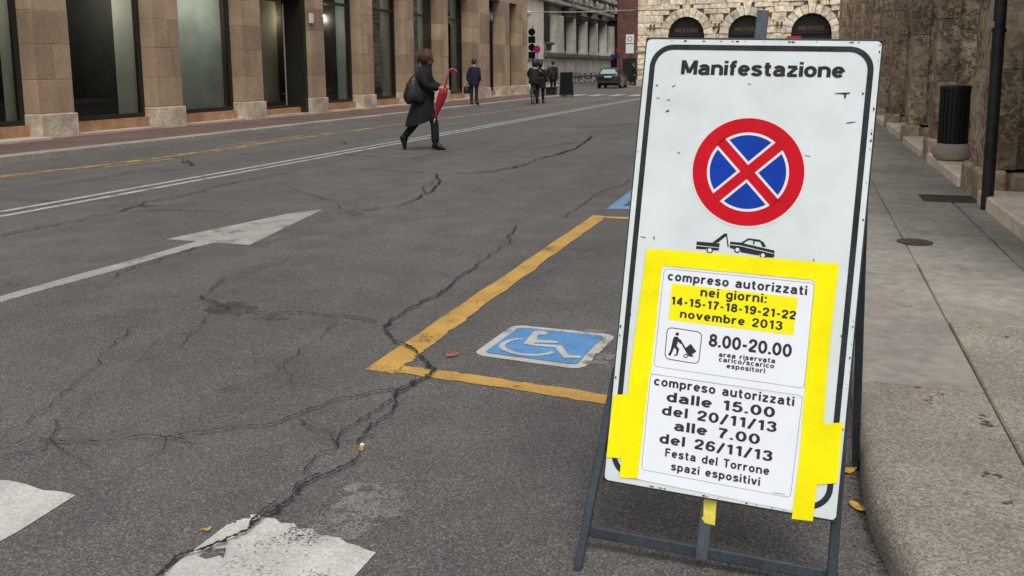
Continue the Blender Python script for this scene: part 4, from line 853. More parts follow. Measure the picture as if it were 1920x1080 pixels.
# pipe-like pilaster strip on the wide pier
mb = MB(); mb.box((FX + .002, 37.0, .6), (FX + .05, 37.12, TOP_W)); part(mb, 'pilaster_strip', 'brownstone')
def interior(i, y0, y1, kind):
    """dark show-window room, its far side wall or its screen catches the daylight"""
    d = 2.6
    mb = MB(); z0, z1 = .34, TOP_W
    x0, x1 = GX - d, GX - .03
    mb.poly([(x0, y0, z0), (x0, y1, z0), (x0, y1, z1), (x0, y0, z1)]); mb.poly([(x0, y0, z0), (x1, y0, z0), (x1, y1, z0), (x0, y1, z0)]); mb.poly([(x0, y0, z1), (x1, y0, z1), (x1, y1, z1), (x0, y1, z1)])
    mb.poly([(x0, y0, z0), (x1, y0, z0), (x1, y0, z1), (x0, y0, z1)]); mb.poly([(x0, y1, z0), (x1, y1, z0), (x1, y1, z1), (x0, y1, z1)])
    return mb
for i in range(len(piers) - 1):
    y0, y1 = piers[i][1], piers[i + 1][0]
    door = (i == 5)
    # sill: salmon marble panel over a pale ledge
    mb = MB(); mb.box((RX - .03, y0 + .036, .125 if not door else .13), (FX - .26 if not door else FX - .30, y1 - .014, .345 if not door else .30)); part(mb, 'sill_panel', 'salmon')
    mb = MB(); mb.block((RX - .03, y0 + .036, 0), (FX + (.02 if i > 2 else .30 if i == 2 else .02), y1 - .014, .13 if not door else .10), .008); part(mb, 'threshold_ledge', 'ledge')
    if door:
        mb = MB(); mb.block((FX - .38, y0 + .004, .10), (FX - .02, y1 - .004, .135), .006, 0); part(mb, 'door_step', 'ledge')
    wn = empty('door' if door else 'shop_window', (0, 0, 0)); wn.parent = shop; wn.location = (GX - FX, (y0 + y1) / 2 - 24, 0)
    gx = GX - (.35 if door else 0)
    mb = MB(); fw = .085; zb, zt = (.345, TOP_W - .01) if not door else (.14, TOP_W - .01)
    mb.box((gx - .04, y0 + .002, zb), (gx + .05, y0 + fw, zt)); mb.box((gx - .04, y1 - fw - (.10 if door else 0), zb), (gx + .05, y1 - .002, zt))
    mb.box((gx - .04, y0 + fw, zb), (gx + .05, y1 - fw, zb + (.10 if not door else .34))); mb.box((gx - .04, y0 + fw, zt - .1), (gx + .05, y1 - fw, zt))
    mb.box((gx - .035, y0 + fw, 3.46), (gx + .055, y1 - fw, 3.55))
    if door: mb.box((gx + .05, y1 - .16, .14), (FX - .12, y1 - .003, zt)); mb.box((gx + .05, y0 + .003, 3.46), (FX - .2, y1 - .16, 3.56))
    part(mb, 'frame', 'frame', wn)
    mb = MB(); mb.poly([(gx, y0 + fw, zb + .09), (gx, y1 - fw, zb + .09), (gx, y1 - fw, zt), (gx, y0 + fw, zt)]); part(mb, 'pane', 'glass', wn, recalc=False)
    if door:
        mb = MB(); mb.tube([(gx + .12, y1 - .36, .36), (gx + .12, y1 - .36, 3.35)], .028, 10); mb.tube([(gx, y1 - .36, .7), (gx + .12, y1 - .36, .7)], .012, 8); mb.tube([(gx, y1 - .36, 3.0), (gx + .12, y1 - .36, 3.0)], .012, 8)
        part(mb, 'handle', 'steel', wn, smooth=True)  # tall bar added in place of the bright reflection along the door edge
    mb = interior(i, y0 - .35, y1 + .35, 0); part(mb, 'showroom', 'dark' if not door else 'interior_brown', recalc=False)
    # pale display panels
    px_ = {2: (5, 46, 'pale_panel', .12), 3: (219, 262, 'pale_panel', .12), 4: (336, 441, 'teal_panel', .22), 5: (492, 541, 'olive_panel', .35), 6: (633, 661, 'teal_panel', .15), 7: (716, 743, 'pale_panel', .15), 8: (786, 804, 'pale_panel', .3), 9: (846, 864, 'pale_panel', .2), 10: (919, 930, 'pale_panel', .2), 11: (957, 964, 'pale_panel', .2)}
    if i in px_:
        pa_, pb_, mt, dd = px_[i]; xx = gx - dd; ya, yb_ = onX(pa_, 150, xx)[1], onX(pb_, 150, xx)[1]
        bx = [((xx - .03, ya, .36), (xx, min(yb_ + .1, y1 - .03), 3.44 if door else TOP_W - .1), mt)]
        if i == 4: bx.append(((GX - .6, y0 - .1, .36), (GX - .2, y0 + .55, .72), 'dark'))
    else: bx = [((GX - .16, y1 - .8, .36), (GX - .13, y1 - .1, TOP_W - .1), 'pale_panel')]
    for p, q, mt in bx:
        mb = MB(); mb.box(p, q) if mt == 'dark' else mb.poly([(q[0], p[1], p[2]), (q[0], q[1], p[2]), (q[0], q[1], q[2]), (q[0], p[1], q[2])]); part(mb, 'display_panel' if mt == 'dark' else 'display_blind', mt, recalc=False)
def real_or_fill_spot(c, power):
    """recessed shop lamp, lit; also used for unseen lamps added to brighten the blinds"""
    mb = MB(); mb.lathe([(.001, -.02), (.055, -.02), (.055, 0), (.07, 0), (.07, .03), (.001, .03)], c, 16); o = part(mb, 'real_or_fill_spot', 'spot')
    ld = bpy.data.lights.new('shop_or_fill_lamp', 'POINT'); ld.energy = power; ld.color = (1, .9, .76); ld.shadow_soft_size = .08
    lo = bpy.data.objects.new('shop_or_fill_lamp', ld); col.objects.link(lo); lo.location = tuple(np.array(c) - (0, 0, .12))
for p, pw in [((514, 20), 18), ((500, 27), 10), ((606, 30), 14), ((618, 41), 14), ((707, 34), 26)]: real_or_fill_spot(onX(p[0], p[1], -15.75), pw)
for yy in (12.2, 15.3, 15.9, 18.0, 18.9): real_or_fill_spot((-15.75, yy, 3.3), 22)  # those in the two nearest windows are unseen, added to brighten the blinds
# hanging shop sign letters in the narrow window, alarm box
c = onX(917, 39, GX + .1); mb = MB(); mb.box((GX + .08, 38.45, c[2] - .12), (GX + .10, 39.86, c[2] + .60)); bx = part(mb, 'sign_board', 'black')
lt = lettering('lettering', 'UN', (GX + .103, 38.55, c[2] + .02), (0, 1, 0), (0, 0, 1), 1.2, .42, 'H', 'letter_grey', bx, .16); 
for v in lt.data.vertices: v.co = v.co - Vector((FX, 24, 0))
c = onX(582, 44, FX); mb = MB(); mb.block((FX - .004, c[1] - .09, c[2]), (FX + .07, c[1] + .09, c[2] + .29), .015); part(mb, 'alarm_box', 'whiteplastic')

# ================================================================== RIGHT: palace of pitted stone piers on the pavement
RXF = 1.50
pal = tag(empty('pitted_stone_palace', (RXF, 30, 0)), 'dark pitted stone palace with a row of piers rising from the right pavement', 'building')
rp = [(5.35, 6.45), (8.86, 9.86), (12.52, 13.15), (15.56, 16.32), (19.02, 19.75), (22.35, 23.1), (25.7, 26.45), (29, 29.75), (32.3, 33.1), (35.7, 36.5), (39, 39.8), (42.3, 43.1), (45.6, 46.4), (49, 49.8), (52.3, 53.2), (56.3, 58.0)]
mb = MB(); mb.box((3.1, 4.0, 0), (12, 58.0, 7.6)); part(mb, 'wall', 'tuff_shaded', pal)
def wavy(mb, a, b, z0, z1, x0, x1, j=.006, mi=0):
    """stone course with worn, bulging faces"""
    nz = max(2, int((z1 - z0) / .22)); rings = []
    for k in range(nz + 1):
        z = z0 + (z1 - z0) * k / nz; e = .03 if k in (0, nz) else 0
        jj = lambda: rng.normal(0, j)
        c = .045
        rings.append([(x0 + c, a + e + jj() * .5, z), (x0 + e + jj(), a + c, z), (x0 + e + jj(), (a + b) / 2, z), (x0 + e + jj(), b - c, z), (x0 + c, b - e, z), (x1, b - e, z), (x1, a + e, z), ((x0 + x1) / 2, a + e + jj(), z)])
    mb.loft(rings, mi)
for i, (a, b) in enumerate(rp):
    mb = MB(); z = .40
    while z < 7.2:
        z1 = min(7.2, z + rng.uniform(.62, .95)); z1 = 7.2 if 7.2 - z1 < .3 else z1
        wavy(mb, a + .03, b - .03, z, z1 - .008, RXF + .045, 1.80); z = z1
    z = .40
    while z < 7.2:
        z1 = min(7.2, z + rng.uniform(.62, .95)); z1 = 7.2 if 7.2 - z1 < .3 else z1
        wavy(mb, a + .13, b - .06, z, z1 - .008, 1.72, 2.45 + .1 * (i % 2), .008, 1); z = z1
    wavy(mb, a + .25, b - .06, .4, 7.2, 2.4, 3.1, .008, 0)
    pr = part(mb, 'pier', ['tuff_shaded', 'tuff'], pal, smooth=True)
    mb = MB(); mb.block((RXF, a, ZP - .05), (1.74, b, .395), .03, 0, .004); mb.block((1.735, a + .09, ZP - .05), (2.62, b - .03, .36), .03, 0, .004); mb.block((2.60, a + .2, ZP - .05), (3.1, b - .03, .38), .03, 0, .004)
    part(mb, 'pier_base', 'tuffbase', pr)
    if i + 1 < len(rp):
        y0, y1 = b + .03, rp[i + 1][0] - .03
        y0 = b + .05; y1 = rp[i + 1][0] - .06
        if i == 0: y1 = 8.70
        mb = MB(); mb.block((RXF - .03 + .012 * (i % 2), y0, ZP - .05), (3.1, y1, ZP + .125 - .01 * (i % 3)), .016, 0, .002); part(mb, 'doorstep', 'step', pal)
        mb = MB(); mb.box((2.98, y0 - .1, .2), (3.095, y1 + .1, 3.6)); mb.box((2.96, (y0 + y1) / 2 - .03, .2), (2.98, (y0 + y1) / 2 + .03, 3.6))
        for q in range(4):
            for t in (0, 1): yy = y0 + .1 + t * (y1 - y0) / 2; mb.block((2.955, yy, .45 + q * .8), (2.981, yy + (y1 - y0) / 2 - .25, 1.05 + q * .8), .01)
        part(mb, 'wooden_door', 'wood', pal)
mb = MB(); mb.tube([(1.485, 8.33, ZP - .02), (1.487, 8.33, 2.05)], .049, 16); mb.tube([(1.487, 8.33, 2.05), (1.49, 8.33, 7.4)], .052, 16)
for z in (1.62, 2.06, 2.34): mb.tube([(1.487, 8.33, z), (1.487, 8.33, z + .035)], .058, 16)
dp = tag(mb.build('drainpipe', 'iron', smooth=True), 'black iron pipe standing at the corner of the first doorstep', 'drainpipe')
mb = MB()
for z in (1.66, 2.2, 2.42): mb.box((1.40, 8.275, z), (1.44, 8.29, z + .05))
mb.build('clip', 'steel', dp)
# litter bin on its round concrete foot
bx_, by_ = 1.645, 11.55
mb = MB(); mb.lathe([(.001, 0), (.17, 0), (.205, .03), (.215, .09), (.205, .16), (.18, .195), (.001, .20)], (0, 0, 0), 28)
bn = tag(empty('litter_bin', (bx_ + .0, by_, ZP + .122)), 'black slatted litter bin on a round pale concrete foot by the piers', 'litter bin')
mb.build('foot', 'concrete', bn, smooth=True)
mb = MB(); mb.lathe([(.001, .20), (.150, .20), (.155, .86), (.142, .86), (.138, .25), (.001, .25)], n=24)
for k in range(22):
    a = 2 * math.pi * k / 22; c, s = math.cos(a), math.sin(a)
    mb.loft([[(r * c - t * s, r * s + t * c, z) for r, t in ((.152, -.014), (.166, -.014), (.166, .014), (.152, .014))] for z in (.20, .84)])
mb.build('slatted_body', 'black', bn)
mb = MB(); mb.lathe([(.142, .84), (.172, .84), (.174, .875), (.16, .885), (.142, .88)], n=28); mb.build('rim', 'iron', bn, smooth=True)

# ================================================================== END: rusticated stone building with three shop arches, facing the street
SY = 68.0
st = tag(empty('rusticated_building', (-6, SY, 0)), 'pale rough stone building with dark shop arches closing the street', 'building')
arches = [(-9.12, 1.36, 3.93), (-4.62, 1.36, 3.93), (-.06, 1.40, 3.90), (4.5, 1.38, 3.90)]
X0, X1, ZT = -12.85, 9.0, 15.0
def half(z, cx, r, zc, grow=0):
    if z < zc: return r + grow
    d = (r + grow) ** 2 - (z - zc) ** 2
    return math.sqrt(d) if d > 0 else -1
mb = MB(); z = 0.0; row = 0; hs_ = []
while z < ZT:
    h = rng.uniform(.34, .58); z1 = z + h
    spans = [(X0, X1)]
    for cx_, r, zc in arches:
        hw = max(half(z + .02, cx_, r, zc, .62 if z > zc - .2 else 0), half(z1 - .02, cx_, r, zc, .62 if z > zc - .2 else 0), half((z + z1) / 2, cx_, r, zc, .62 if z > zc - .2 else 0))
        if hw <= 0: continue
        ns = []
        for a, b in spans:
            if cx_ - hw > a and cx_ + hw < b: ns += [(a, cx_ - hw), (cx_ + hw, b)]
            else: ns.append((a, b))
        spans = ns
    for a, b in spans:
        x = a
        while x < b - .02:
            w_ = rng.uniform(.6, 1.5); x1 = b if b - x - w_ < .45 else x + w_
            mb.block((x + .012, SY - .01 + rng.normal(0, .03), z + .012), (x1 - .012, SY + .3, z1 - .012), .035, 0, .012); x = x1
    z = z1; row += 1
for cx_, r, zc in arches:      # voussoirs
    n = 11
    for k in range(n):
        a0, a1 = math.pi * k / n + .012, math.pi * (k + 1) / n - .012; ro = r + .62 + (.25 if k == n // 2 else 0) + rng.uniform(-.04, .1)
        pts = [(cx_ + r * math.cos(a0), SY, zc + r * math.sin(a0)), (cx_ + ro * math.cos(a0), SY, zc + ro * math.sin(a0)), (cx_ + ro * math.cos(a1), SY, zc + ro * math.sin(a1)), (cx_ + r * math.cos(a1), SY, zc + r * math.sin(a1))]
        d = rng.uniform(.03, .09); mb.prism([(p[0], SY - d, p[2]) for p in pts], (0, d + .3, 0))
part(mb, 'stone_courses', 'rust_block', st)
mb = MB(); yb = SY + .06
xs = sorted({X0 + .02, X1} | {v for c, r, _ in arches for v in (c - r - .01, c + r + .01)})
for a, b in zip(xs[:-1], xs[1:]):
    am = (a + b) / 2; ins = [q for q in arches if abs(am - q[0]) < q[1]]
    if not ins: mb.box((a, yb, 0), (b, yb + 8, ZT))
    else:
        c, r, zc = ins[0]; n = 16; r += .012
        for k in range(n):
            t0, t1 = math.pi * k / n, math.pi * (k + 1) / n
            mb.prism([(c + r * math.cos(t0), yb, zc + r * math.sin(t0)), (c + r * math.cos(t1), yb, zc + r * math.sin(t1)), (c + r * math.cos(t1), yb, ZT), (c + r * math.cos(t0), yb, ZT)], (0, 8, 0))
part(mb, 'wall_core', 'rust_joint', st)
mb = MB(); mb.block((X0 - .1, SY - .12, 2.62), (arches[0][0] - arches[0][1] - .02, SY - .03, 2.78), .02); part(mb, 'string_course', 'palazzo', st)
mb = MB(); mb.block((X0 - .06, SY - .12, 0), (arches[0][0] - arches[0][1] - .02, SY - .04, .55), .02); part(mb, 'base_course', 'tuffbase', st)
mb = MB()
for cx_ in (-11.9, -11.6, -7.0, -6.7, -2.5, -2.2): mb.box((cx_, SY - .14, 4.35), (cx_ + .13, SY - .0, 4.75))
part(mb, 'putlog_hole', 'rust_joint', st)
for i, (c, r, zc) in enumerate(arches[:3]):
    sf = empty('arched_shopfront', (0, 0, 0)); sf.parent = st; sf.location = (c + 6, .35, 0)
    mb = MB(); r2 = r + .02; pts = [(c + r2 * math.cos(t), SY + .34, zc + r2 * math.sin(t)) for t in np.linspace(0, math.pi, 20)] + [(c - r2, SY + .34, .1), (c + r2, SY + .34, .1)]
    mb.prism(pts, (0, .06, 0)); part(mb, 'dark_front', 'black', sf)
    mb = MB(); mb.box((c - r, SY + .25, zc - .42), (c + r, SY + .335, zc - .34)); mb.box((c - r, SY + .25, zc - .1), (c + r, SY + .335, zc - .06)); part(mb, 'fascia_bar', 'iron', sf)
    lt = lettering('lettering', 'MI.FUSO', (c - .86, SY + .30, zc + .18), (1, 0, 0), (0, 0, 1), 1.72, .30, 'H', 'letter_bronze', sf, .17, .14)
    for v in lt.data.vertices: v.co = v.co - Vector((c, SY + .35, 0))
mb = MB(); mb.prism([(-1.75, SY - .5, 3.42), (-.75, SY - .5, 3.42), (-.75, SY - .02, 3.62), (-1.75, SY - .02, 3.62)], (0, 0, .05)); part(mb, 'red_awning', 'red_cloth', st)

# ================================================================== FAR LEFT: grey palace with columns, pale wall, dark street beyond
QX = -20.0
cp = tag(empty('columned_palace', (QX, 70, 0)), 'grey stone palace with tall attached columns beyond the street corner', 'building')
mb = MB(); mb.box((-34, 54, 0), (QX - .55, 91.4, 16)); part(mb, 'wall', 'palazzo', cp)
mb = MB(); mb.box((QX - .5, 54, 0), (QX - .05, 66.6, 8)); part(mb, 'pale_plaster_wall', 'palewall', cp)
mb = MB(); mb.box((QX - .5, 66.65, 0), (QX - .1, 91.4, 2.35)); part(mb, 'base', 'palazzo', cp)
mb = MB(); mb.block((QX - .5, 66.5, 2.35), (QX + .12, 91.5, 2.72), .05); mb.block((QX - .5, 54, 2.0), (QX + .03, 66.4, 2.2), .04); part(mb, 'ledge', 'palazzo_dark', cp)
mb = MB(); mb.block((QX - .5, 54, 6.7), (QX + .25, 91.6, 7.0), .05); mb.block((QX - .5, 68.0, 8.0), (QX + .5, 91.7, 8.5), .08); mb.box((QX - .5, 68, 7.0), (QX - .02, 91.4, 8.0)); mb.block((QX - .5, 54, 5.35), (QX + .2, 62.5, 5.55), .04); part(mb, 'cornice', 'palazzo', cp)
for yc in (70.0, 74.4, 78.7, 82.9, 87.0, 90.9):
    mb = MB(); w_ = 1.25 if yc > 71 else 1.9
    prof = [(1.0, 2.72), (1.0, 2.9), (.92, 3.0), (.88, 5.6), (.86, 5.85)]
    cy_ = yc + 1.5
    mb.loft([[(QX - .45 + .60 * rr_ * math.sin(math.pi * t), cy_ + w_ * rr_ * -math.cos(math.pi * t), z) for t in np.linspace(0, 1, 11)] for rr_, z in prof])
    c = part(mb, 'column', 'palazzo', cp, smooth=True)
for yc in (74.4, 78.7, 82.9, 87.0):
    mb = MB(); mb.block((QX - .5, yc - .75, 5.75), (QX + .25, yc + 1.0, 6.7), .12, 0, .04); mb.block((QX - .5, yc - .9, 6.05), (QX + .38, yc + .9, 6.3), .1, 0, .05); mb.block((QX - .5, yc - .55, 5.5), (QX + .1, yc + .6, 5.78), .08, 0, .03); part(mb, 'capital', 'palazzo_dark', cp)
    mb = MB(); mb.box((QX - .54, yc - .75, 2.75), (QX - .44, yc + .5, 5.8)); part(mb, 'window', 'black', cp)
mb = MB(); mb.box((QX - .06, 66.6, 3.55), (QX + .02, 67.9, 6.6)); part(mb, 'window', 'black', cp)
mb = MB(); mb.block((QX - .1, 67.0, 3.35), (QX + .3, 68.6, 3.55), .05); mb.block((QX - .1, 67.4, 2.9), (QX + .15, 68.2, 3.35), .05); part(mb, 'bracket', 'palazzo_dark', cp)
for k in range(5):
    yy = 72 + k * 4.2; mb = MB(); mb.block((QX, yy, 7.1), (QX + .32, yy + 1.6, 7.9), .12, 0, .07); mb.lathe([(.001, 0), (.3, .1), (.35, .5), (.2, .8), (.001, .9)], (QX + .2, yy + 2.8, 7.05), 10); part(mb, 'carved_relief', 'palazzo', cp)
db = tag(empty('dark_brick_house', (-22, 96, 0)), 'dark red-brown brick house in the narrow side street', 'building')
mb = MB(); mb.box((-34, 96, 0), (-19.6, 104, 16)); part(mb, 'wall', 'darkbrick', db)
mb = MB()
for k in range(3): mb.block((-24.6 + k * 1.7, 95.94, 7.2), (-23.7 + k * 1.7, 96.02, 9.0), .02)
part(mb, 'window', 'black', db)
mb = MB(); mb.block((-26, 95.8, 6.6), (-19.6, 96, 6.9), .05); part(mb, 'balcony_ledge', 'palazzo_dark', db)
rh = tag(empty('plastered_house', (-16, 92, 0)), 'tall brown-red plastered house beside the pale stone corner', 'building')
mb = MB(); mb.box((-19.55, 92, 0), (-10, 100, 16)); part(mb, 'wall', 'redwall', rh)
mb = MB(); mb.block((-17.0, 91.94, 3.2), (-16.2, 92.02, 5.4), .02); mb.block((-17.0, 91.94, 6.6), (-16.2, 92.02, 8.6), .02); part(mb, 'shutter', 'darkbrick', rh)
mb = MB(); mb.block((-18.9, 91.9, .1), (-17.5, 92.02, 2.5), .02); part(mb, 'doorway', 'black', rh)
# ================================================================== PEOPLE
def ring_at(c, rx, ry, n=18, yaw=0.0, wob_=0.0):
    return [(c[0] + rx * math.cos(2 * math.pi * k / n) * (1 + wob_ * math.sin(5 * 2 * math.pi * k / n)), c[1] + ry * math.sin(2 * math.pi * k / n) * (1 + wob_ * math.cos(4 * 2 * math.pi * k / n)), c[2]) for k in range(n)]
def fingers(vs, es, hi, hand, fwd, side, up, s=1.0, curl=.5):
    """five fingers growing from the hand vertex hi; fwd points along the hand"""
    hand, fwd, side, up = [np.array(q, float) for q in (hand, fwd, side, up)]
    for k, L in enumerate((.062, .072, .068, .054)):
        b = hand + fwd * .045 + side * (.028 - .019 * k); i0 = len(vs)
        vs.append((b, .0095)); vs.append((b + fwd * L * .5 * math.cos(curl) - up * L * .5 * math.sin(curl), .0085)); vs.append((b + fwd * L * .6 * math.cos(curl) - up * L * .9 * math.sin(curl * 1.5), .007))
        es += [(hi, i0), (i0, i0 + 1), (i0 + 1, i0 + 2)]
    i0 = len(vs); b = hand + side * .035 + fwd * .005; vs.append((b, .011)); vs.append((b + side * .015 + fwd * .035 - up * .015, .009)); es += [(hi, i0), (i0, i0 + 1)]
def person(label, loc, heading, J, group=None):
    """J: joint positions in the person's own frame (x ahead, y to the left, z up)"""
    root = tag(empty('person', loc, heading), label, 'person', group)
    P = {k: np.array(v, float) for k, v in J.items()}
    vs = [(P['pelvis'], (.12, .15)), (P['waist'], (.105, .14)), (P['chest'], (.12, .17)), (P['neck0'], .062), (P['neck'], .052), (P['chin'], .072), (P['head'], .094), (P['crown'], .07), (P['nose'], .022)]
    es = [(0, 1), (1, 2), (2, 3), (3, 4), (4, 5), (5, 6), (6, 7), (5, 8)]
    for s in 'lr':
        i = len(vs); vs += [(P['sh' + s], .058), (P['el' + s], .042), (P['wr' + s], .028), (P['ha' + s], (.022, .034))]; es += [(2, i), (i, i + 1), (i + 1, i + 2), (i + 2, i + 3)]
        f = unit(P['ha' + s] - P['wr' + s]); sd = unit(np.cross(f, [0, 0, 1]) + 1e-6) if abs(f[2]) < .9 else np.array([1., 0, 0]); sd = sd if s == 'l' else sd
        fingers(vs, es, i + 3, P['ha' + s], f, sd, np.cross(sd, f), curl=.6)
        i = len(vs); vs += [(P['hip' + s], .088), (P['kn' + s], .060), (P['an' + s], .030), (P['an' + s] * .4 + P['to' + s] * .6 , .016)]; es += [(0, i), (i, i + 1), (i + 1, i + 2), (i + 2, i + 3)]
    b = skin('body', 'skin', vs, es, root, 1)
    return root, P
def limb_clothes(name, mat, root, P, top, r):
    vs, es = [], []
    if top:      # jacket: torso and sleeves in one
        vs = [(P['pelvis'], (.10, .13)), (P['pelvis'] + (0, 0, .06), (.11, .14)), (P['waist'], (.11, .14)), (P['chest'], (.11, .15)), (P['neck0'] + (0, 0, -.02), .08), (P['neck0'] + (0, 0, .03), .068)]
        es = [(0, 1), (1, 2), (2, 3), (3, 4), (4, 5)]
        for s in 'lr':
            i = len(vs); vs += [(P['sh' + s], r['arm']), (P['el' + s], r['arm'] * .86), (P['wr' + s], r['arm'] * .66)]; es += [(3, i), (i, i + 1), (i + 1, i + 2)]
    else:
        vs = [(P['pelvis'], (.13, .165))]
        for s in 'lr':
            i = len(vs); vs += [(P['hip' + s], .104), ((P['hip' + s] + P['kn' + s]) / 2, .088), (P['kn' + s], .072), (P['an' + s] + (0, 0, .015), r['cuff'])]; es += [(0, i), (i, i + 1), (i + 1, i + 2), (i + 2, i + 3)]
    o = skin(name, mat, vs, es, root, 1)
    if top and 'low' not in r:      # body of the jacket: soft rounded hull hanging from the shoulders
        L = np.array([0, 0, -.17]); q = [(P['neck0'] + (0, 0, .02), .075, .08), (P['neck0'] + (0, 0, -.02), .09, .105), (P['neck0'] * .75 + P['chest'] * .25, .11, .165), (P['chest'], .14, .205), (P['chest'] * .5 + P['waist'] * .5, .142, .19), (P['waist'], .145, .185), (P['pelvis'], .155, .20), (P['pelvis'] + L * .7, .165, .212), (P['pelvis'] + L, .165, .212)]
        mb = MB(); mb.loft([[(x + rng.normal(0, .005), y + rng.normal(0, .006), z) for x, y, z in ring_at(c_, a_, b_, 22, 0, .02)] for c_, a_, b_ in q], cap=False); mb.build(name, mat, root, smooth='all')
    return o
def shoe(root, an, to, mat='shoe', heel=.03):
    an, to = np.array(an, float), np.array(to, float); f = unit(to - an); d = to - an; up = np.array([0, 0, 1.]) - f * f[2]; up = unit(up); sd = np.cross(up, f); mb = MB(); rings = []
    hd = an - f * .055; L = np.linalg.norm(d) + .055 + .07
    for t, w_, h0, h1 in ((0, .032, -.06, .05), (.12, .042, -.065, .075), (.35, .044, -.062, .065), (.6, .050, -.056, .03), (.85, .046, -.052, .004), (1, .018, -.046, -.022)):
        c = hd + f * L * t; rings.append([c + sd * w_ * math.cos(a) + up * ((h0 + h1) / 2 + (h1 - h0) / 2 * math.sin(a)) for a in np.linspace(0, 2 * math.pi, 13)[:-1]])
    mb.loft(rings); return mb.build('shoe', mat, root, smooth='all')
def stand(h, lean=0.0, spread=.10, armbend=0.0):
    """relaxed standing joints for a person of height h"""
    k = h / 1.72
    J = dict(pelvis=(0, 0, .93), waist=(.005, 0, 1.07), chest=(.0 + lean, 0, 1.27), neck0=(.0 + lean, 0, 1.43), neck=(.01 + lean, 0, 1.49), chin=(.035 + lean * 1.3, 0, 1.55), head=(.02 + lean * 1.3, 0, 1.62), crown=(.01 + lean * 1.3, 0, 1.685), nose=(.125 + lean * 1.3, 0, 1.585))
    for s, y in (('l', 1), ('r', -1)):
        J['sh' + s] = (lean, y * .160, 1.355); J['el' + s] = (-.03 + armbend * .05, y * .235, 1.10); J['wr' + s] = (.04 + armbend * .22, y * (.235 - armbend * .1), .88 + armbend * .2); J['ha' + s] = (.06 + armbend * .3, y * (.23 - armbend * .13), .80 + armbend * .27)
        J['hip' + s] = (0, y * .095, .90); J['kn' + s] = (.02, y * spread, .50); J['an' + s] = (-.02, y * spread, .09); J['to' + s] = (.13, y * (spread + .02), .045)
    return {a: tuple(np.array(b) * k) for a, b in J.items()}
def hair_cap(root, P, mat, r=(.115, .10, .125), back=.02, drop=.0, name='hair'):
    mb = MB(); c = P['head']; bm = bmesh.new(); bmesh.ops.create_icosphere(bm, subdivisions=3, radius=1)
    vs = []
    for v in bm.verts:
        p = np.array(v.co); q = p * np.array(r)
        if p[0] > .35 and p[2] < .35: q = q * np.array([.55, .8, 1]) * .8        # open at the face
        if p[2] < -.2: q[2] -= drop * (1 if p[0] < .3 else 0)
        vs.append(c + q + np.array([-back, 0, .018]) + rng.normal(0, .0045, 3))
    fs = [tuple(v.index for v in f.verts) for f in bm.faces]; bm.free(); mb.add(vs, fs); return mb.build(name, mat, root, smooth='all')

# ---- woman striding across the street with a red umbrella
wl = G(797, 281)
J = dict(pelvis=(-.01, 0, .88), waist=(.0, 0, 1.02), chest=(.015, 0, 1.22), neck0=(.035, 0, 1.37), neck=(.05, .0, 1.43), chin=(.075, .03, 1.50), head=(.07, .02, 1.565), crown=(.055, .015, 1.63), nose=(.15, .085, 1.53),
         shl=(.02, .18, 1.33), ell=(.16, .21, 1.10), wrl=(.30, .10, 1.06), hal=(.36, .05, 1.075), shr=(.0, -.18, 1.33), elr=(.03, -.25, 1.09), wrr=(.26, -.17, 1.045), har=(.335, -.12, 1.055),
         hipl=(-.02, .09, .85), knl=(-.13, .09, .47), anl=(-.36, .10, .20), tol=(-.33, .105, .07), hipr=(.03, -.09, .85), knr=(.17, -.09, .47), anr=(.18, -.09, .085), tor=(.32, -.10, .035))
hd_w = math.atan2(.42, .91)
wom, P = person('woman in dark coat and trousers striding over the road with red umbrella', (wl[0], wl[1], 0), hd_w, J)
limb_clothes('trousers', 'jeans_dark', wom, P, False, {'cuff': .074})
for s_ in 'lr':
    mb = MB(); a_, k_ = P['an' + s_], P['kn' + s_]; d_ = unit(k_ - a_); mb.tube([a_ - d_ * .05, a_ + d_ * .03, a_ + d_ * .14], [.045, .052, .05], 12); mb.build('boot_shaft', 'shoe', wom, smooth='all')
limb_clothes('coat_sleeves', 'coat_black', wom, P, True, {'hip': (.15, .19), 'waist': (.135, .175), 'chest': (.14, .185), 'arm': .092, 'low': 1})
mb = MB(); rings = []
for z, cx_, rx, ry in ((1.30, .015, .13, .185), (1.18, .01, .155, .205), (1.02, .0, .16, .195), (.88, -.01, .185, .215), (.74, -.03, .205, .23), (.60, -.05, .235, .245), (.50, -.075, .255, .25), (.47, -.08, .25, .245)):
    rings.append([(x + rng.normal(0, .006), y + rng.normal(0, .006), zz_ ) for x, y, zz_ in ring_at((cx_, 0, z), rx * .96, ry * .96, 26, 0, .045 if z < .9 else .02)])
rings[-1] = [(x, y, z + .10 * max(0, x) / .2 - .07 * max(0, -x) / .3) for x, y, z in rings[-1]]; rings[-2] = [(x, y, z + .08 * max(0, x) / .2 - .05 * max(0, -x) / .3) for x, y, z in rings[-2]]
mb.loft(rings, cap=False); mb.build('coat_body', 'coat_black', wom, smooth='all')
hair_cap(wom, P, 'hair_brown', (.122, .112, .135), .014, .035)
mb = MB()           # loose locks over the back and sides of the head
for k in range(150):
    t = rng.uniform(.55, 2 * math.pi - .55); e = rng.uniform(.1, 1.3); d = np.array([math.cos(t) * math.cos(e), math.sin(t) * math.cos(e), math.sin(e)]); c0 = P['head'] + np.array([-.014, 0, .02]) + d * np.array([.12, .112, .135])
    q = [c0]
    for s_ in range(4): q.append(q[-1] + np.array([math.cos(t) * .010, math.sin(t) * .010, -.034]) + rng.normal(0, .006, 3))
    mb.tube(q, [.010, .011, .009, .006, .002], 5)
mb.build('hair_locks', 'hair_brown', wom, smooth='all')
mb = MB(); rr_ = []
